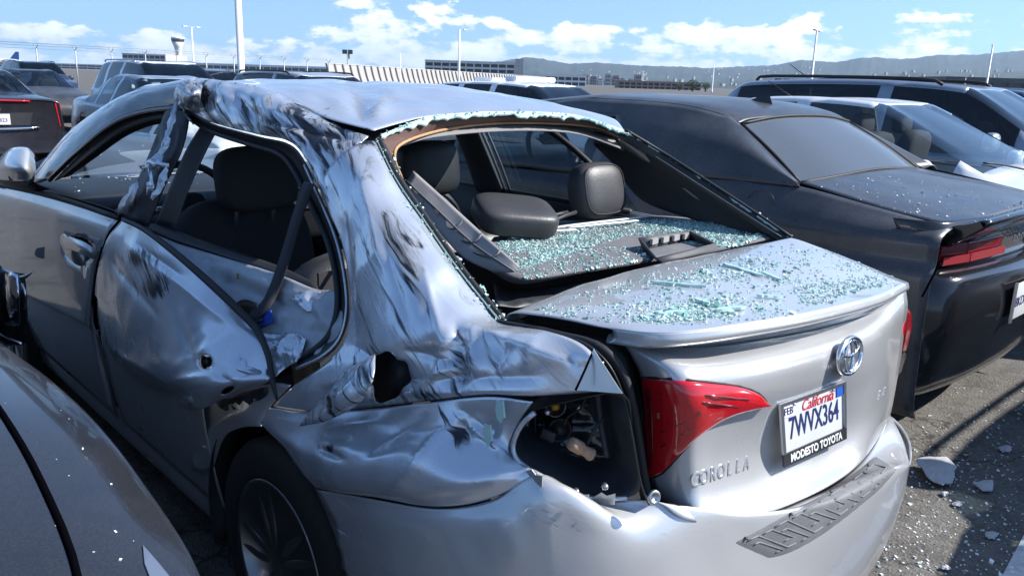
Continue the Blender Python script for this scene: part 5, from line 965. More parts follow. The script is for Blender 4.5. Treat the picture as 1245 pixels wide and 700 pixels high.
SUVK = dict(side=((.30, .95), (1.02, 1.85), (1.95, 3.2)), ws=(2.65, 3.45), bl=(.035, .2), wheels=((.9, .36), (3.6, .36)), cat='suv')
build_car('blue_suv', 'slate blue SUV with dark tinted windows and a black roof antenna, beyond the silver sedan', scale_st(SUVS, 4.65, 1.84, 1.64), 'slate_blue_paint', (7.28, 4.8, 0), 180, None, extras=suv_extra('rubber'), **SUVK)
build_car('navy_suv', 'navy SUV with grey roof bars, last in the row beyond the slate blue SUV', scale_st(SUVS, 4.7, 1.88, 1.62), 'navy_paint', (10.5, 5.2, 0), 180, None, extras=suv_extra('satin_metal', False, 'navy_paint', 1.62), **SUVK)

# ---- vehicles across the aisle and in the facing rows
SD = dict(side=((1.0, 1.42), (1.48, 2.05), (2.15, 3.3)), ws=(2.62, 3.5), bl=(.85, 1.42), wheels=((.95, .33), (3.75, .33)))
def cad_extra(root):
    for s in (-1, 1): poly('fin_lamp', [(s*.80, -.012, .98), (s*.885, .02, .96), (s*.90, .03, .62), (s*.845, -.01, .62)], MT['red_lens'], root, .03, (0, -1, 0))
    tubeo('chrome_bar', [(-.55, -.02, .60), (0, -.035, .59), (.55, -.02, .60)], .022, MT['chrome'], root, 4, 8); tubeo('spoiler_lamp', [(-.45, -.02, 1.005), (0, -.03, 1.015), (.45, -.02, 1.005)], .014, MT['red_lens'], root, 4, 6)
    poly('plate_recess', [(-.42, -.012, .64), (.42, -.012, .64), (.48, -.012, .83), (-.48, -.012, .83)], MT['black_plastic'], root, .01, (0, -1, 0))
    p_ = box('license_plate', (0, -.03, .735), (.31, .01, .16), MT['plate_white'], root); text('plate_number', 'CYJ823', .075, Matrix(((1, 0, 0, 0), (0, 0, -1, -.037), (0, 1, 0, .72), (0, 0, 0, 1))), MT['plate_blue'], p_, .001, 1.05)
    e_ = lathe('emblem', [(.052, 0), (.05, .012), (0, .012)], MT['chrome'], root, frame_m((0, -.008, .90), (0, -1, .1)), 20); poly('shield', [(-.026, -.026, .925), (.026, -.026, .925), (.022, -.026, .885), (0, -.026, .87), (-.022, -.026, .885)], MT['satin_metal'], e_, .004, (0, -1, 0))
CAD = [(0.0, .80, .86, .82, .92, .70, .98, 1.0), (.02, .84, .90, .86, .96, .74, 1.02, 1.035)]+[q for q in SEDAN[3:]]
build_car('dark_sedan', 'plum black sedan seen from behind with tall red fin lamps and a chrome bar', scale_st(CAD, 4.87, 1.86, 1.47), 'plum_black_paint', (1.28, 13.9, 0), 0, None, glass='window_tint', extras=cad_extra, **SD)
build_car('black_sedan', 'black sedan facing the aisle behind the plum black sedan, its wide windshield showing', scale_st(SEDAN, 4.8, 1.86, 1.45), 'black_paint', (4.25, 26.6, 0), 180, None, glass='window_tint', head=(4.3, 4.7, .6, .76, .5), **SD)
build_car('grey_sedan', 'blue grey sedan side on beside the plum black sedan, sky reflected in its windows', scale_st(SEDAN, 4.7, 1.82, 1.44), 'blue_grey_paint', (3.62, 15.7, 0), 180, None, glass='window_tint', tail=(0, .3, .78, .93, .5), **SD)
build_car('white_suv', 'white SUV with dark windows and windshield, standing behind the blue grey sedan', scale_st(SUVS, 4.9, 1.95, 1.72), 'white_paint', (5.6, 20.9, 0), 180, None, extras=suv_extra('satin_metal', False, 'white_paint', 1.72), **SUVK)
build_car('navy_suv', 'navy SUV far behind the black sedan, only its roof and windows showing', scale_st(SUVS, 4.9, 1.9, 1.72), 'navy_paint', (7.2, 38, 0), 180, None, extras=suv_extra('rubber', False, 'navy_paint', 1.72), **SUVK)
build_car('dark_suv', 'dark grey SUV with light roof bars showing past the white SUV', scale_st(SUVS, 4.8, 1.9, 1.6), 'dark_grey_paint', (8.6, 25.5, 0), 180, None, extras=suv_extra('satin_metal', False, 'dark_grey_paint', 1.6), **SUVK)
build_car('grey_suv', 'light grey SUV with black roof bars just above the dented roof of the wreck', scale_st(SUVS, 4.6, 1.85, 1.57), 'pale_grey_paint', (6.3, 15.4, 0), 180, None, extras=suv_extra('rubber', False, 'pale_grey_paint', 1.57), **SUVK)
build_car('white_sedan', 'white sedan parked nose away in front of the wreck, seen through its cabin', scale_st(SEDAN, 4.6, 1.8, 1.38), 'white_paint', (2.1, 6.2, 0), 0, None, glass='window_tint', tail=(0, .3, .78, .93, .5), extras=lambda r_: (lambda p_: text('plate_number', '6TRL451', .07, Matrix(((1, 0, 0, 0), (0, 0, -1, -.027), (0, 1, 0, .715), (0, 0, 0, 1))), MT['plate_blue'], p_, .001, 1.0))(box('license_plate', (0, -.02, .72), (.31, .01, .16), MT['plate_white'], r_)), **SD)
build_car('black_sedan', 'black sedan with a low roof, parked nose to nose with the black coupe', scale_st(SEDAN, 4.7, 1.84, 1.45), 'black_paint', (4.75, 10.9, 0), 180, None, glass='window_tint', **SD)
def pk_extra(root): box('light_bar', (0, 2.1, 1.57), (1.0, .3, .09), MT['white_paint'], root, None, .02); box('roof_box', (0, 1.2, 1.55), (.7, .5, .06), MT['white_paint'], root, None, .01)
build_car('white_truck', 'white service vehicle with a roof light bar, beyond the black sedan and the coupe', scale_st(SUVS, 4.9, 1.95, 1.50), 'white_paint', (9.0, 12.4, 0), 180, None, extras=pk_extra, **{**SUVK, 'cat': 'truck'})
build_car('pale_suv', 'pale grey SUV standing in the aisle behind the wrecked sedan', scale_st(SUVS, 4.6, 1.85, 1.62), 'pale_grey_paint', (5.75, -1.62, 0), 90, None, glass='window_tint', extras=suv_extra('rubber', False, 'pale_grey_paint', 1.62), **SUVK)
# ================================================================ far background
def hz(u): d = ray(u, 350); return 350+FPX*(d[2]/cu[2])     # row of the horizon at column u
def gp(u, D): P = at(u, hz(u), D); return np.array([P[0], P[1], 0.])
mat('pole_white', (.72, .72, .70), .5, var=.1); mat('pole_grey', (.42, .43, .43), .5, .3)
mat('concrete', (.42, .41, .39), .85, var=.2, vscale=.6); mat('concrete_light', (.60, .59, .56), .8, var=.15, vscale=.5); mat('far_white', (.7, .7, .68), .7); mat('far_brown', (.30, .22, .18), .8, var=.2, vscale=.3); mat('far_dark', (.05, .055, .06), .5); mat('fence_panel', (.36, .345, .32), .8, var=.15, vscale=.4); mat('fence_rib', (.24, .23, .22), .8)
mat('far_house', (.30, .30, .29), .8); mat('far_glass', (.04, .05, .06), .2); mat('tail_blue', (.05, .18, .45), .4); mat('sign_green', (.10, .13, .12), .6); mat('hill', (.035, .05, .038), .95, var=.75, vscale=.012); mat('leaf_far', (.05, .075, .035), .8, var=.4, vscale=1.0); mat('bark', (.10, .08, .06), .9); mat('red_thing', (.5, .06, .04), .6)
def lamp_post(u, vt, D, kind, label):
    b = gp(u, D); d = ray(u, vt); t = D; H = (CP+d*D)[2]; c = thing('street_lamp', label, 'street lamp', tuple(b), 'tall parking lot lamps')
    r = .17 if H > 7 else .13
    lathe('pole', [(r*1.7, 0), (r*1.7, .5), (r, .55), (r*.65, H)], MT['pole_white'] if kind != 2 else MT['pole_grey'], c, None, 10)
    ax = np.array([math.cos(.3), math.sin(.3), 0])
    for s in ((-1, 1) if kind == 1 else (1,)):
        tubeo('arm', [(0, 0, H-.1), tuple(ax*s*.5+np.array([0, 0, H+.02])), tuple(ax*s*1.0+np.array([0, 0, H+.05]))], .05, MT['pole_grey'], c, 2, 6)
        box('lamp_head', ax*s*1.35+np.array([0, 0, H+.06]), (1.0, .42, .16), MT['pole_grey'], c, Euler((0, 0, .3)).to_matrix(), .04, .8)
    return c
for u, vt, D, k, lb in ((236, 34, 140, 1, 'white double headed lamp post standing to the right of the control tower'), (558, 37, 125, 0, 'lamp post standing in front of the parking garage'), (985, 39, 105, 1, 'tallest double headed lamp post rising behind the slate blue SUV'), (1197, 56, 122, 0, 'lamp post standing over the navy SUV, against the wooded hill'), (487, 65, 250, 0, 'small lamp post standing behind the long ribbed barrier'), (866, 78, 262, 0, 'small grey lamp post standing above the black coupe roof'), (781, 87, 430, 1, 'distant double headed lamp post beside the brown terminal wing'), (1171, 95, 330, 0, 'distant lamp post between the two tall ones at the foot of the hill')): lamp_post(u, vt, D, k, lb)
mp = gp(293.5, 27); c = thing('light_mast', 'thick white mast rising out of view behind the wreck', 'mast', tuple(mp)); lathe('pole', [(.2, 0), (.2, .6), (.11, .65), (.095, 9)], MT['pole_white'], c, None, 16); box('base_plate', (0, 0, .02), (.6, .6, .04), MT['concrete'], c); box('lamp_head', (0, 0, 9.05), (1.2, .4, .15), MT['pole_grey'], c, None, .04)
# security fence with barbed wire arms at the left
fa, fb_ = gp(-60, 52), gp(400, 78); fc = thing('security_fence', 'chain link security fence with barbed wire arms behind the parked cars', 'fence', tuple(fa))
nP = 13; W_ = fb_-fa
for i in range(nP):
    p = W_*i/(nP-1); lathe('post', [(.045, 0), (.045, 2.75)], MT['pole_grey'], fc, Matrix.Translation(p), 6)
    for s in (-1, 1): tubeo('barb_arm', [p+np.array([0, 0, 2.7]), p+np.array([s*.12, -s*.25, 3.05])], .025, MT['pole_grey'], fc, 1, 5)
for z, s in ((2.7, 0), (2.9, .5), (2.9, -.5), (3.05, 1), (3.05, -1), (1.4, 0)): tubeo('wire', [np.array([s*.12, -s*.25, z]), W_+np.array([s*.12, -s*.25, z])], .012, MT['pole_grey'], fc, 1, 4)
# long ribbed blast barrier
A, B_ = gp(398, 205), gp(664, 470); bf = thing('blast_barrier', 'long pale blast barrier of leaning ribbed panels behind the wreck roof', 'barrier', tuple(A)); W_ = B_-A; Ln = np.linalg.norm(W_); w1 = W_/Ln; nb_ = np.array([w1[1], -w1[0], 0]); nb_ = nb_ if nb_@(CP-A) > 0 else -nb_
nR = 60
def prof(z): return nb_*(.9-1.3*(z/4.4)**.8)
pm_ = bpy.data.meshes.new('panel'); seg = Ln/nR
Vp = [tuple(w1*a+prof(z)+np.array([0, 0, z])) for z in (0, 1.5, 3.0, 4.3) for a in (0, seg*.94)]; pm_.from_pydata(Vp, [], gridfaces(4, 2)); rm_ = bpy.data.meshes.new('rib')
Vr = []
for z in (0, 1.5, 3.0, 4.5):
    for a in (-.22, .22):
        for o_ in (.0, .5): Vr.append(tuple(w1*a+prof(z)+nb_*o_+np.array([0, 0, z])))
rm_.from_pydata(Vr, [], [f for i in range(3) for f in ((4*i, 4*i+1, 4*i+5, 4*i+4), (4*i+2, 4*i+3, 4*i+7, 4*i+6), (4*i+1, 4*i+3, 4*i+7, 4*i+5))]+[(12, 13, 15, 14)])
for i in range(nR):
    for me_, mm in ((pm_, 'fence_panel'), (rm_, 'fence_rib')):
        o = link('panel' if me_ is pm_ else 'rib', me_, MT[mm], bf); o.location = w1*seg*i
tubeo('top_rail', [prof(4.4)+np.array([0, 0, 4.45]), W_+prof(4.4)+np.array([0, 0, 4.45])], .14, MT['concrete_light'], bf, 1, 6)
# building helper: storeys with piers, slabs and recessed openings
def garage(name, label, u0, u1, vt, D, storeys, bays, m_wall, slant=0.0, D2=None, win='far_dark', depth=18):
    a, b = gp(u0, D), gp(u1, D2 or D); Hh = (CP+ray(u0, vt)*D)[2]; w_ = b-a; L_ = np.linalg.norm(w_); e = w_/L_; n = np.array([e[1], -e[0], 0]); n = n if n@(CP-a) > 0 else -n
    c = thing(name, label, 'building', tuple(a)); Mx = np.array([e, -n, [0, 0, 1]]).T
    def bx(nm, x0, x1, y0, y1, z0, z1, m, par=None):
        V = [Mx@np.array([x, y, z]) for z in (z0, z1) for x, y in ((x0, y0), (x1, y0), (x1, y1), (x0, y1))]
        return mesh(nm, V, [(3, 2, 1, 0), (4, 5, 6, 7), (0, 1, 5, 4), (1, 2, 6, 5), (2, 3, 7, 6), (3, 0, 4, 7)], MT[m], par or c, False)
    bx('core', 0, L_, .9, depth, 0, Hh-.2, win); hs = Hh/storeys; bw = L_/bays
    for i in range(storeys): bx('spandrel', 0, L_, 0, .85, i*hs+hs*.62, (i+1)*hs, m_wall)
    for j in range(bays+1): bx('pier', max(j*bw-.35, 0), min(j*bw+.35, L_), -.12, .8, 0, Hh-.02, m_wall)
    bx('roof_slab', -.3, L_+.3, -.2, depth, Hh, Hh+.35, m_wall); bx('end_wall', L_-.01, L_+.3, .9, depth, 0, Hh-.01, m_wall); bx('end_wall', -.3, .01, .9, depth, 0, Hh-.01, m_wall)
    return c, bx, L_, Hh
c, bx, L_, Hh = garage('parking_garage', 'white open sided parking garage with a grey stair tower behind the barrier', 517, 625, 73.5, 520, 4, 11, 'concrete_light'); bx('stair_tower', L_+.4, L_+5.5, -.5, 12, 0, Hh+2.6, 'concrete')
garage('terminal_wing', 'low white terminal wing beside the stair tower of the parking garage', 636, 712, 90, 600, 2, 9, 'far_white', depth=25)
garage('brown_terminal', 'long low brown and white terminal wing in front of the hills', 752, 852, 98.5, 420, 2, 14, 'far_brown', depth=14)
garage('white_hall', 'long flat white hall at the foot of the wooded hills', 940, 1062, 93, 700, 3, 12, 'far_white', depth=30)
garage('dark_block', 'wide dark building at the foot of the hill behind the navy SUV', 1150, 1300, 94, 380, 2, 8, 'far_dark', depth=30)
garage('stepped_terminal', 'stepped grey terminal building left of the control tower', 150, 202, 65, 900, 4, 8, 'concrete', depth=60)
garage('low_hangar', 'long low hangar on the horizon between the fence and the light mast', 225, 398, 76.5, 1100, 2, 20, 'concrete_light', depth=40)
garage('long_terminal', 'long low pale terminal on the horizon behind the airliner', -40, 148, 74, 1300, 2, 18, 'concrete_light', depth=60)
for k in range(9):
    u = 700+k*9; garage('far_office', ('white', 'grey', 'brown')[k % 3]+' far office block standing small under the hills', u, u+5+(k % 3), 96-(k*5 % 7), 1500, 3, 3, ('far_white', 'concrete', 'far_brown')[k % 3], depth=20)[0]['group'] = 'far offices under the hills'
# control tower
tb = gp(218.5, 1500); c = thing('control_tower', 'slender airport control tower with a flared glass cab', 'tower', tuple(tb)); Ht = (CP+ray(218.5, 46)*1500)[2]
lathe('shaft', [(9, 0), (7, Ht*.3), (5.5, Ht*.55), (7, Ht*.72), (10.5, Ht*.86)], MT['concrete_light'], c, None, 20); lathe('glass_cab', [(10.2, Ht*.86), (11.5, Ht*.93), (11, Ht*.95)], MT['far_glass'], c, None, 20); lathe('cab_roof', [(11.6, Ht*.95), (11, Ht), (0, Ht*1.01)], MT['far_white'], c, None, 20)
# sign on a post
sb = gp(423, 240); c = thing('sign_post', 'dark sign board on a post above the left end of the barrier', 'sign', tuple(sb)); Hs = (CP+ray(423, 61)*240)[2]; e = cr*np.array([1, 1, 0]); e /= np.linalg.norm(e)
ro_ = Matrix.Rotation(math.atan2(e[1], e[0]), 3, 'Z'); box('post', (0, 0, Hs/2), (.3, .3, Hs), MT['pole_grey'], c); box('board', (0, 0, Hs-.6), (3.0, .2, 1.2), MT['sign_green'], c, ro_); box('arm', (.3, 0, Hs-1.9), (.8, .2, 1.4), MT['pole_grey'], c, ro_)
# parked airliner
ap = gp(8, 620); c = thing('airliner', 'white airliner with a blue tail fin parked beyond the security fence', 'airplane', tuple(ap)); ex = np.array([e[0], e[1], 0]); ey = np.array([-e[1], e[0], 0])
def apx(f, s, z): return ex*f+ey*s+np.array([0, 0, z])
tubeo('fuselage', [apx(-26, 0, 4.6), apx(-22, 0, 4.5), apx(-10, 0, 4.5), apx(5, 0, 4.6), apx(11, 0, 5.2)], [.4, 1.9, 2.0, 2.0, .5], MT['far_white'], c, 4, 12)
poly('tail_fin', [apx(3, 0, 6.3), apx(8, 0, 11.8), apx(10.5, 0, 11.8), apx(10, 0, 5.6)], MT['tail_blue'], c, .4); poly('wing', [apx(-10, -1, 3.8), apx(-4, -1, 3.8), apx(2, -16, 4.8), apx(0, -16, 4.8)], MT['far_white'], c, .4); poly('wing', [apx(-10, 1, 3.8), apx(-4, 1, 3.8), apx(2, 16, 4.8), apx(0, 16, 4.8)], MT['far_white'], c, .4); tubeo('engine', [apx(-9, -5, 2.6), apx(-5, -5, 2.6)], 1.1, MT['far_white'], c, 1, 10)
# trees near the brown terminal
def leafball(name, label, u, vt, D, wpx, group):
    b = gp(u, D); Ht_ = (CP+ray(u, vt)*D)[2]; Wd = wpx*D/FPX; c = thing(name, label, 'tree', tuple(b), group); lathe('trunk', [(.35, 0), (.22, Ht_*.5), (.08, Ht_*.8)], MT['bark'], c, None, 8)
    V = []; F = []
    for k in range(420):
        q = rng.normal(size=3); q /= np.linalg.norm(q); r_ = rng.uniform(.45, 1); q = q*r_*np.array([Wd/2, Wd/2, Ht_*.36])+np.array([0, 0, Ht_*.62]); q = q*(1+.25*fb(q, .35))
        a = rng.normal(size=3); a /= np.linalg.norm(a); b2 = np.cross(a, rng.normal(size=3)); b2 /= np.linalg.norm(b2); s = Ht_*.06; i = len(V); V += [q-a*s, q+b2*s*.6, q+a*s, q-b2*s*.6]; F.append((i, i+1, i+2, i+3))
    mesh('crown', V, F, MT['leaf_far'], c, False)
for u, vt, D, wpx, lb in ((842, 97, 300, 16, 'dark round tree beside the brown terminal wing'), (858, 100, 310, 14, 'smaller dark tree next to the grey lamp post above the coupe'), (826, 101, 330, 12, 'small dark tree close to the brown terminal wing wall')): leafball('far_tree', lb, u, vt, D, wpx, 'trees by the terminal')
# wooded hills
def ridge(name, pts_, D0, D1, amp, seed):
    us = np.arange(pts_[0][0], pts_[-1][0]+1, 2.0); rows_ = []; nD = 9
    for i in range(nD):
        f = i/(nD-1); D = D0+(D1-D0)*f; row = []
        for u in us:
            v = np.interp(u, [q[0] for q in pts_], [q[1] for q in pts_]); hh = (hz(u)-v)*D1/FPX
            P = gp(u, D); z = hh*(math.sin(f*math.pi/2)**1.3)+(amp*fb((P[0]*.0012+seed, P[1]*.0012, seed), 1.0, 6)*(.35+.65*f)+5*mnoise.noise(Vector((P[0]*.02, P[1]*.02, seed)))+4*mnoise.noise(Vector((P[0]*.05, P[1]*.05, seed))) if f > 0 else 0)
            row.append((P[0], P[1], z if f > 0 else -2))
        rows_.append(row)
    rows_.append([(x*1.05, y*1.05, -5) for x, y, _ in rows_[-1]])
    G_ = np.array(rows_); return tag(mesh(name, G_.reshape(-1, 3), gridfaces(*G_.shape[:2]), MT['hill'], None, True), kind='structure')
ridge('hills', [(380, 96), (480, 92), (560, 88), (600, 78), (640, 74), (690, 82), (725, 80), (802, 81), (861, 83), (934, 80), (970, 73), (1011, 77), (1043, 73), (1088, 77), (1134, 71), (1179, 70), (1245, 66), (1400, 62), (1600, 70)], 3600, 6000, 26, 3.7)
ridge('foothills', [(640, 101), (720, 96), (800, 95), (880, 98), (960, 92), (1040, 95), (1120, 88), (1200, 90), (1300, 84), (1500, 88)], 2200, 3200, 18, 9.1)
ridge('hills', [(-300, 78), (-100, 77), (0, 76), (150, 81), (300, 80), (360, 82), (420, 90)], 7000, 9000, 20, 5.5)
# houses scattered on the hills (too many and too small to count)
Vh = []; Fh = []
for k in range(260):
    u = rng.uniform(640, 1260); D = rng.uniform(2300, 5600); f = (D-3600)/2400
    if D < 3200: v = np.interp(u, [640, 720, 800, 880, 960, 1040, 1120, 1200, 1300], [101, 96, 95, 98, 92, 95, 88, 90, 84]); ff = (D-2200)/1000; z = (hz(u)-v)*3.2*math.sin(ff*math.pi/2)**1.3+6
    elif D > 3700: v = np.interp(u, [640, 690, 725, 802, 861, 934, 970, 1011, 1043, 1088, 1134, 1179, 1245], [74, 82, 80, 81, 83, 80, 73, 77, 73, 77, 71, 70, 66]); z = (hz(u)-v)*6*math.sin(f*math.pi/2)**1.3*.9+10
    else: continue
    P = gp(u, D); s = rng.uniform(3, 7); i = len(Vh); hh = rng.uniform(2, 5)
    for zz in (z-6, z+hh): Vh += [(P[0]-s, P[1]-s*.7, zz), (P[0]+s, P[1]-s*.7, zz), (P[0]+s, P[1]+s*.7, zz), (P[0]-s, P[1]+s*.7, zz)]
    Fh += [(i, i+1, i+5, i+4), (i+1, i+2, i+6, i+5), (i+2, i+3, i+7, i+6), (i+3, i, i+4, i+7), (i+4, i+5, i+6, i+7)]
tag(mesh('hill_houses', Vh, Fh, MT['far_house'], None, False), 'tiny pale houses scattered over the far wooded hills', 'houses', None, 'stuff')

# ---- hazy air
hv = bpy.data.materials.new('haze'); hv.use_nodes = True; t = hv.node_tree; t.nodes.remove(t.nodes['Principled BSDF']); pv_ = t.nodes.new('ShaderNodeVolumePrincipled'); pv_.inputs['Color'].default_value = (.55, .74, 1, 1); pv_.inputs['Density'].default_value = 0.65e-4; pv_.inputs['Anisotropy'].default_value = .2; t.links.new(pv_.outputs[0], t.nodes['Material Output'].inputs['Volume'])
hzb = box('haze', (0, 0, 224), (30000, 30000, 460), hv); tag(hzb, 'thin blue haze in the air over the car park', 'haze', None, 'stuff')
# ================================================================ broken glass and debris
def glass_mat():
    m = mat('glass_crumb', (.3, .7, .6), .12, 0, .5); t = m.node_tree; b = t.nodes['Principled BSDF']; g = t.nodes.new('ShaderNodeNewGeometry'); r_ = t.nodes.new('ShaderNodeValToRGB')
    r_.color_ramp.elements[0].color = (.20, .42, .38, 1); r_.color_ramp.elements[1].color = (.86, .93, .91, 1); e = r_.color_ramp.elements.new(.55); e.color = (.50, .74, .69, 1)
    t.links.new(g.outputs['Random Per Island'], r_.inputs[0]); t.links.new(r_.outputs[0], b.inputs['Base Color']); b.inputs['Transmission Weight'].default_value = .2; b.inputs['IOR'].default_value = 1.5
    return m
glass_mat(); mat('glass_pale', (.75, .82, .80), .12, 0, .6)
bpy.context.view_layer.update(); DG_ = bpy.context.evaluated_depsgraph_get()
CUBE = np.array([(x, y, z) for z in (-1, 1) for x, y in ((-1, -1), (1, -1), (1, 1), (-1, 1))], float); CF = [(3, 2, 1, 0), (4, 5, 6, 7), (0, 1, 5, 4), (1, 2, 6, 5), (2, 3, 7, 6), (3, 0, 4, 7)]
class Crumbs:
    def __init__(s): s.V = []; s.F = []
    def add(s, P, n, size):
        n = np.array(n); n = n/np.linalg.norm(n); a = np.cross(n, rng.normal(size=3)); a /= np.linalg.norm(a); b = np.cross(n, a)
        sx, sy, sz = size*rng.uniform(.6, 1.3), size*rng.uniform(.5, 1.1), size*rng.uniform(.35, .8); tl = rng.normal(scale=.25, size=2); i = len(s.V)
        for c in CUBE:
            q = c*np.array([sx, sy, sz])*rng.uniform(.7, 1.15, 3); s.V.append(np.asarray(P)+a*q[0]+b*q[1]+n*(q[2]+sz*.6+tl[0]*q[0]+tl[1]*q[1]))
        s.F += [tuple(i+k for k in f) for f in CF]
    def build(s, name, m_, parent=None): o = mesh(name, s.V, s.F, MT[m_], parent, False); o['kind'] = 'stuff'; return o
def inpoly(p, pg):
    x, y = p; r_ = False; j = len(pg)-1
    for i in range(len(pg)):
        if (pg[i][1] > y) != (pg[j][1] > y) and x < (pg[j][0]-pg[i][0])*(y-pg[i][1])/(pg[j][1]-pg[i][1])+pg[i][0]: r_ = not r_
        j = i
    return r_
def drop(cr_, pg, n, size, names, dens=None):
    us = [q[0] for q in pg]; vs_ = [q[1] for q in pg]; k = 0; tries = 0
    while k < n and tries < n*12:
        tries += 1; p = (rng.uniform(min(us), max(us)), rng.uniform(min(vs_), max(vs_)))
        if not inpoly(p, pg) or (dens and rng.random() > dens(*p)): continue
        h_ = sc.ray_cast(DG_, Vector(CP), Vector(ray(*p)))
        if not h_[0] or not any(h_[4].name.startswith(x) for x in names) or h_[2].z < .3: continue
        cr_.add(h_[1], h_[2], size*rng.lognormal(0, .35)); k += 1
def clump(u, v): return .25+.75*max(0, min(1, .5+1.6*mnoise.fractal(Vector((u*.022, v*.05, 3.3)), 1, 2, 3)))
c1 = Crumbs(); drop(c1, [(605, 295), (640, 283), (740, 268), (835, 266), (935, 284), (900, 300), (860, 300), (800, 290), (770, 285), (650, 322), (625, 330), (600, 322)], 7000, .0019, ('package_shelf', 'rear_bench'), lambda u, v: min(1, clump(u, v)*(1.0 if v < 292 or u > 700 else .5)))
drop(c1, [(625, 330), (700, 300), (780, 300), (790, 318), (640, 340)], 600, .0019, ('package_shelf',)); tag(c1.build('shelf_glass', 'glass_crumb'), 'carpet of green safety glass crumbs on the package shelf of the wreck', 'broken glass')
c2 = Crumbs(); drop(c2, [(640, 380), (720, 352), (860, 312), (955, 294), (1050, 312), (1095, 342), (960, 385), (860, 396), (750, 392)], 2000, .0017, ('trunk_lid', 'spoiler'), lambda u, v: clump(u*1.7+50, v*1.7)**1.6)
drop(c2, [(770, 385), (870, 362), (900, 385), (800, 394)], 520, .0021, ('trunk_lid', 'spoiler')); drop(c2, [(800, 340), (900, 310), (960, 320), (860, 350)], 420, .0019, ('trunk_lid',)); drop(c2, [(960, 350), (1060, 335), (1080, 345), (980, 372)], 360, .0019, ('trunk_lid', 'spoiler'))
tag(c2.build('trunk_glass', 'glass_crumb'), 'green safety glass crumbs sprinkled over the silver trunk lid', 'broken glass')
c3 = Crumbs(); drop(c3, [(990, 225), (1080, 212), (1245, 245), (1245, 262), (1160, 274), (1060, 248)], 150, .0022, ('trunk_deck', 'spoiler')); tag(c3.build('coupe_glass', 'glass_pale'), 'pale glass crumbs scattered over the black coupe trunk', 'broken glass')
c4 = Crumbs(); drop(c4, [(1090, 540), (1150, 470), (1245, 455), (1245, 700), (1050, 700)], 560, .0028, ('ground',)); tag(c4.build('ground_glass', 'glass_pale'), 'pale glass crumbs strewn over the asphalt behind the cars', 'broken glass')
c5 = Crumbs()
for crv, n, sp_, sz in ((wl, 110, .007, .0017), (rse, 40, .004, .0016), (hout[2:], 130, .004, .0017)):
    C = cr1(np.array(crv), 20)
    for _ in range(n): c5.add(C[rng.integers(len(C))]+rng.normal(scale=sp_, size=3)*np.array([1, 1, .35])+np.array([0, -.006, .004]), (rng.normal()*.4, -.6, 1), sz*rng.lognormal(0, .35))
for crv, n in ((wl, 60),):
    C = cr1(np.array(crv), 20)
    for _ in range(n): c5.add(C[rng.integers(len(C))]+np.array([.03+.02*rng.random(), .015, -.012]), (0, -.5, 1), .0026*rng.lognormal(0, .3))
o = c5.build('window_edge_glass', 'glass_crumb', car)
for crv, dirv, n in ((wl, np.array([.016, .012, -.004]), 90), (hout[2:], np.array([0, -.004, -.012]), 90), (rse, np.array([-.010, .0, -.003]), 70)):   # ragged rim of window glass still bonded to the frame
    C = cr1(np.array(crv), max(1, n//(len(crv)-1))); V = []; jag = 0
    for p in C:
        jag = .5*jag+.5*max(0, rng.normal(.4, .6)); q = p+np.array([0, -.006, .006]); V += [q, q+dirv*(.25+jag), q+dirv*(.25+jag)+np.array([0, .002, -.004]), q+np.array([0, .002, -.004])]
    mesh('glass_rim', V, gridfaces(len(C), 4, True), MT['glass_crumb'], car, False)
# dashboard specks, larger strips of bonded glass on the trunk lid
c6 = Crumbs()
for _ in range(45): c6.add((rng.uniform(-.7, .2), rng.uniform(3.2, 3.7), 1.0), (0, 0, 1), .0028*rng.lognormal(0, .4))
c6.build('dash_glass', 'glass_pale', car)
def hit(u, v): h_ = sc.ray_cast(DG_, Vector(CP), Vector(ray(u, v))); return np.array(h_[1])+np.array(h_[2])*.003
for a, b, wd, lb in (((880, 323), (928, 338), .012, 'long teal strip of bonded window glass on the middle of the trunk lid'), ((790, 345), (858, 351), .010, 'thin teal strip of bonded window glass on the front left of the trunk lid'), ((925, 333), (950, 343), .008, 'short teal glass strip lying against the end of the long strip'), ((845, 366), (862, 372), .011, 'small teal glass slab near the spoiler of the silver trunk'), ((800, 385), (835, 381), .012, 'broken teal glass slab beside the spoiler lip, left of the small slab'), ((870, 380), (905, 376), .014, 'widest teal glass slab lying by the spoiler lip of the trunk'), ((920, 362), (950, 364), .009, 'narrow teal glass slab between the wide slab and the right lamp')):
    p, q = hit(*a), hit(*b); d = q-p; L_ = np.linalg.norm(d); d /= L_; s_ = np.cross(d, [0, 0, 1.]); s_ /= np.linalg.norm(s_); up = []; n = 8
    for i in range(n+1): up.append(p+d*L_*i/n+s_*wd*(.5+.35*rng.uniform(-1, 1))*(.35 if i in (0, n) else 1))
    for i in range(n, -1, -1): up.append(p+d*L_*i/n-s_*wd*(.5+.35*rng.uniform(-1, 1))*(.35 if i in (0, n) else 1))
    o = poly('glass_strip', [x+np.array([0, 0, .005]) for x in up], MT['glass_crumb'], None, .005, (0, 0, 1)); tag(o, lb, 'glass strip', 'glass strips on the trunk lid')
for u, v, x in ((607, 500, -.775), (592, 528, -.785)):
    p = PX(u, v, x)+np.array([-.01, -.012, .006]); pv = [p+np.array([0, dy, dz])+np.array([0, -.3, 0])*0 for dy, dz in ((-.006, .022), (.004, .018), (.010, .019), (.012, .0), (.008, -.014), (-.002, -.022), (-.006, -.012), (-.012, -.008), (-.009, .006))]
    poly('glass_shard', pv, MT['glass_crumb'], car, .004)
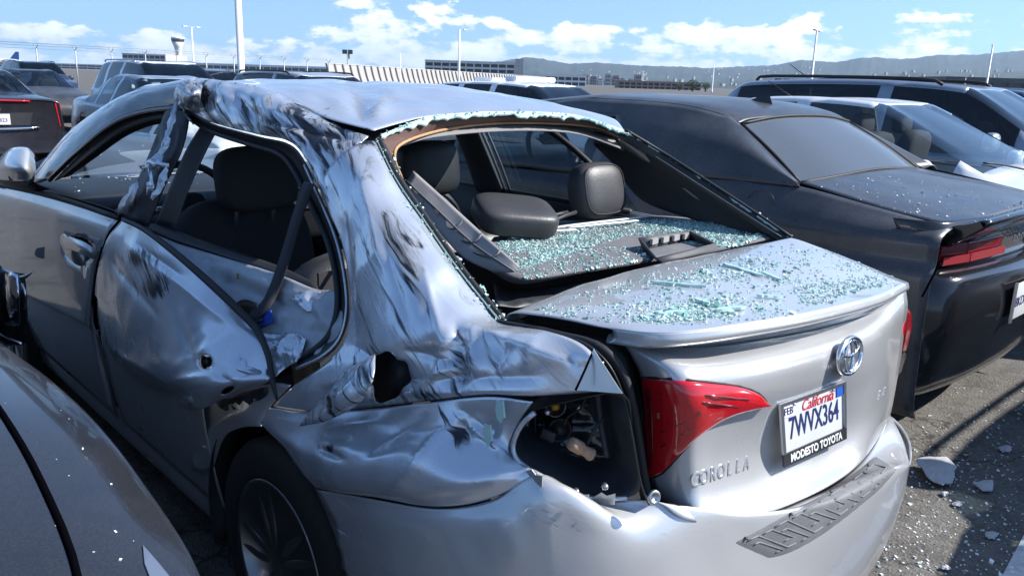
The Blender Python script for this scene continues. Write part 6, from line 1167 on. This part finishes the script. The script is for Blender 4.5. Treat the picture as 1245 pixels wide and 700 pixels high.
# lamp corner and specks on the neighbour's wing
hp = []
for u, v in ((173, 664), (182, 674), (196, 690), (210, 708), (196, 716), (182, 704), (175, 686)):
    h_ = sc.ray_cast(DG_, Vector(CP), Vector(ray(u, v))); hp.append(np.array(h_[1])+np.array(h_[2])*.003)
hl = poly('headlamp', hp, MT['satin_metal'], nb, .004, (.3, -.3, 1)); hl.matrix_parent_inverse = (Matrix.Translation((-2.2, 4.56, 0)) @ Matrix.Rotation(math.pi, 4, 'Z')).inverted()
c7 = Crumbs(); drop(c7, [(0, 470), (60, 480), (200, 640), (230, 700), (0, 700)], 12, .0011, ('body',)); tag(c7.build('bonnet_specks', 'glass_pale'), 'pale specks of glass on the dark grey bonnet', 'broken glass')
# bumper fragments on the asphalt
mat('broken_plastic', (.42, .43, .44), .5, var=.2, vscale=25, bump=.15, bscale=40)
def frag(px, zt, lb, th=.006):
    pv = [PZ(u, v, zt+dz*.55) for u, v, dz in px]; n = len(pv); P2 = []
    for i_ in range(n):
        for f in (0, .3, .62): q = lerp(pv[i_], pv[(i_+1) % n], f); P2.append(q+rng.normal(scale=.0035, size=3)*np.array([1, 1, .3]))
    c = np.mean(P2, 0); V = [c+(p-c)*s_+np.array([0, 0, hh]) for s_, hh in ((1, 0), (.6, .004), (.02, .006)) for p in P2]
    o = mesh('bumper_fragment', V, gridfaces(3, len(P2), True), MT['broken_plastic'], None, False, th, -1); tag(o, lb, 'debris', 'broken bumper pieces on the asphalt')
frag([(1113, 560, .05), (1130, 556, .06), (1152, 557, .06), (1162, 568, .05), (1158, 588, .03), (1146, 590, .02), (1128, 582, .03), (1120, 568, .05)], .01, 'larger broken grey bumper fragment lying on the asphalt behind the coupe')
frag([(1184, 588, .02), (1206, 584, .03), (1207, 597, .01), (1196, 598, .01)], .005, 'smaller grey bumper fragment near the larger one on the asphalt')
for k, (u, v) in enumerate(((1148, 600), (1093, 468), (1205, 650), (1150, 690), (1165, 612), (1222, 545))):
    s = 5+k % 3*2; frag([(u-s, v, 0), (u, v-s*.4, .006), (u+s, v-1, .004), (u+s*.6, v+s*.4, 0), (u-s*.3, v+s*.5, 0)], .006, 'tiny pale plastic chip lying on the glass strewn asphalt', .004)
for k in range(40): pass
# worn painted bay line
mat('road_paint', (.55, .55, .53), .8, var=.35, vscale=30)
pa, pb_ = PZ(1250, 640, .004), PZ(1216, 704, .004); dl_ = (pa-pb_)/np.linalg.norm(pa-pb_); sd_ = np.array([-dl_[1], dl_[0], 0]); sd_ = sd_ if sd_@cr > 0 else -sd_
ln = poly('bay_line', [pb_-dl_*1.2, pa+dl_*.12, pa+dl_*.12+sd_*.14, pb_-dl_*1.2+sd_*.14], MT['road_paint'], None, .003, (0, 0, 1)); tag(ln, kind='structure')
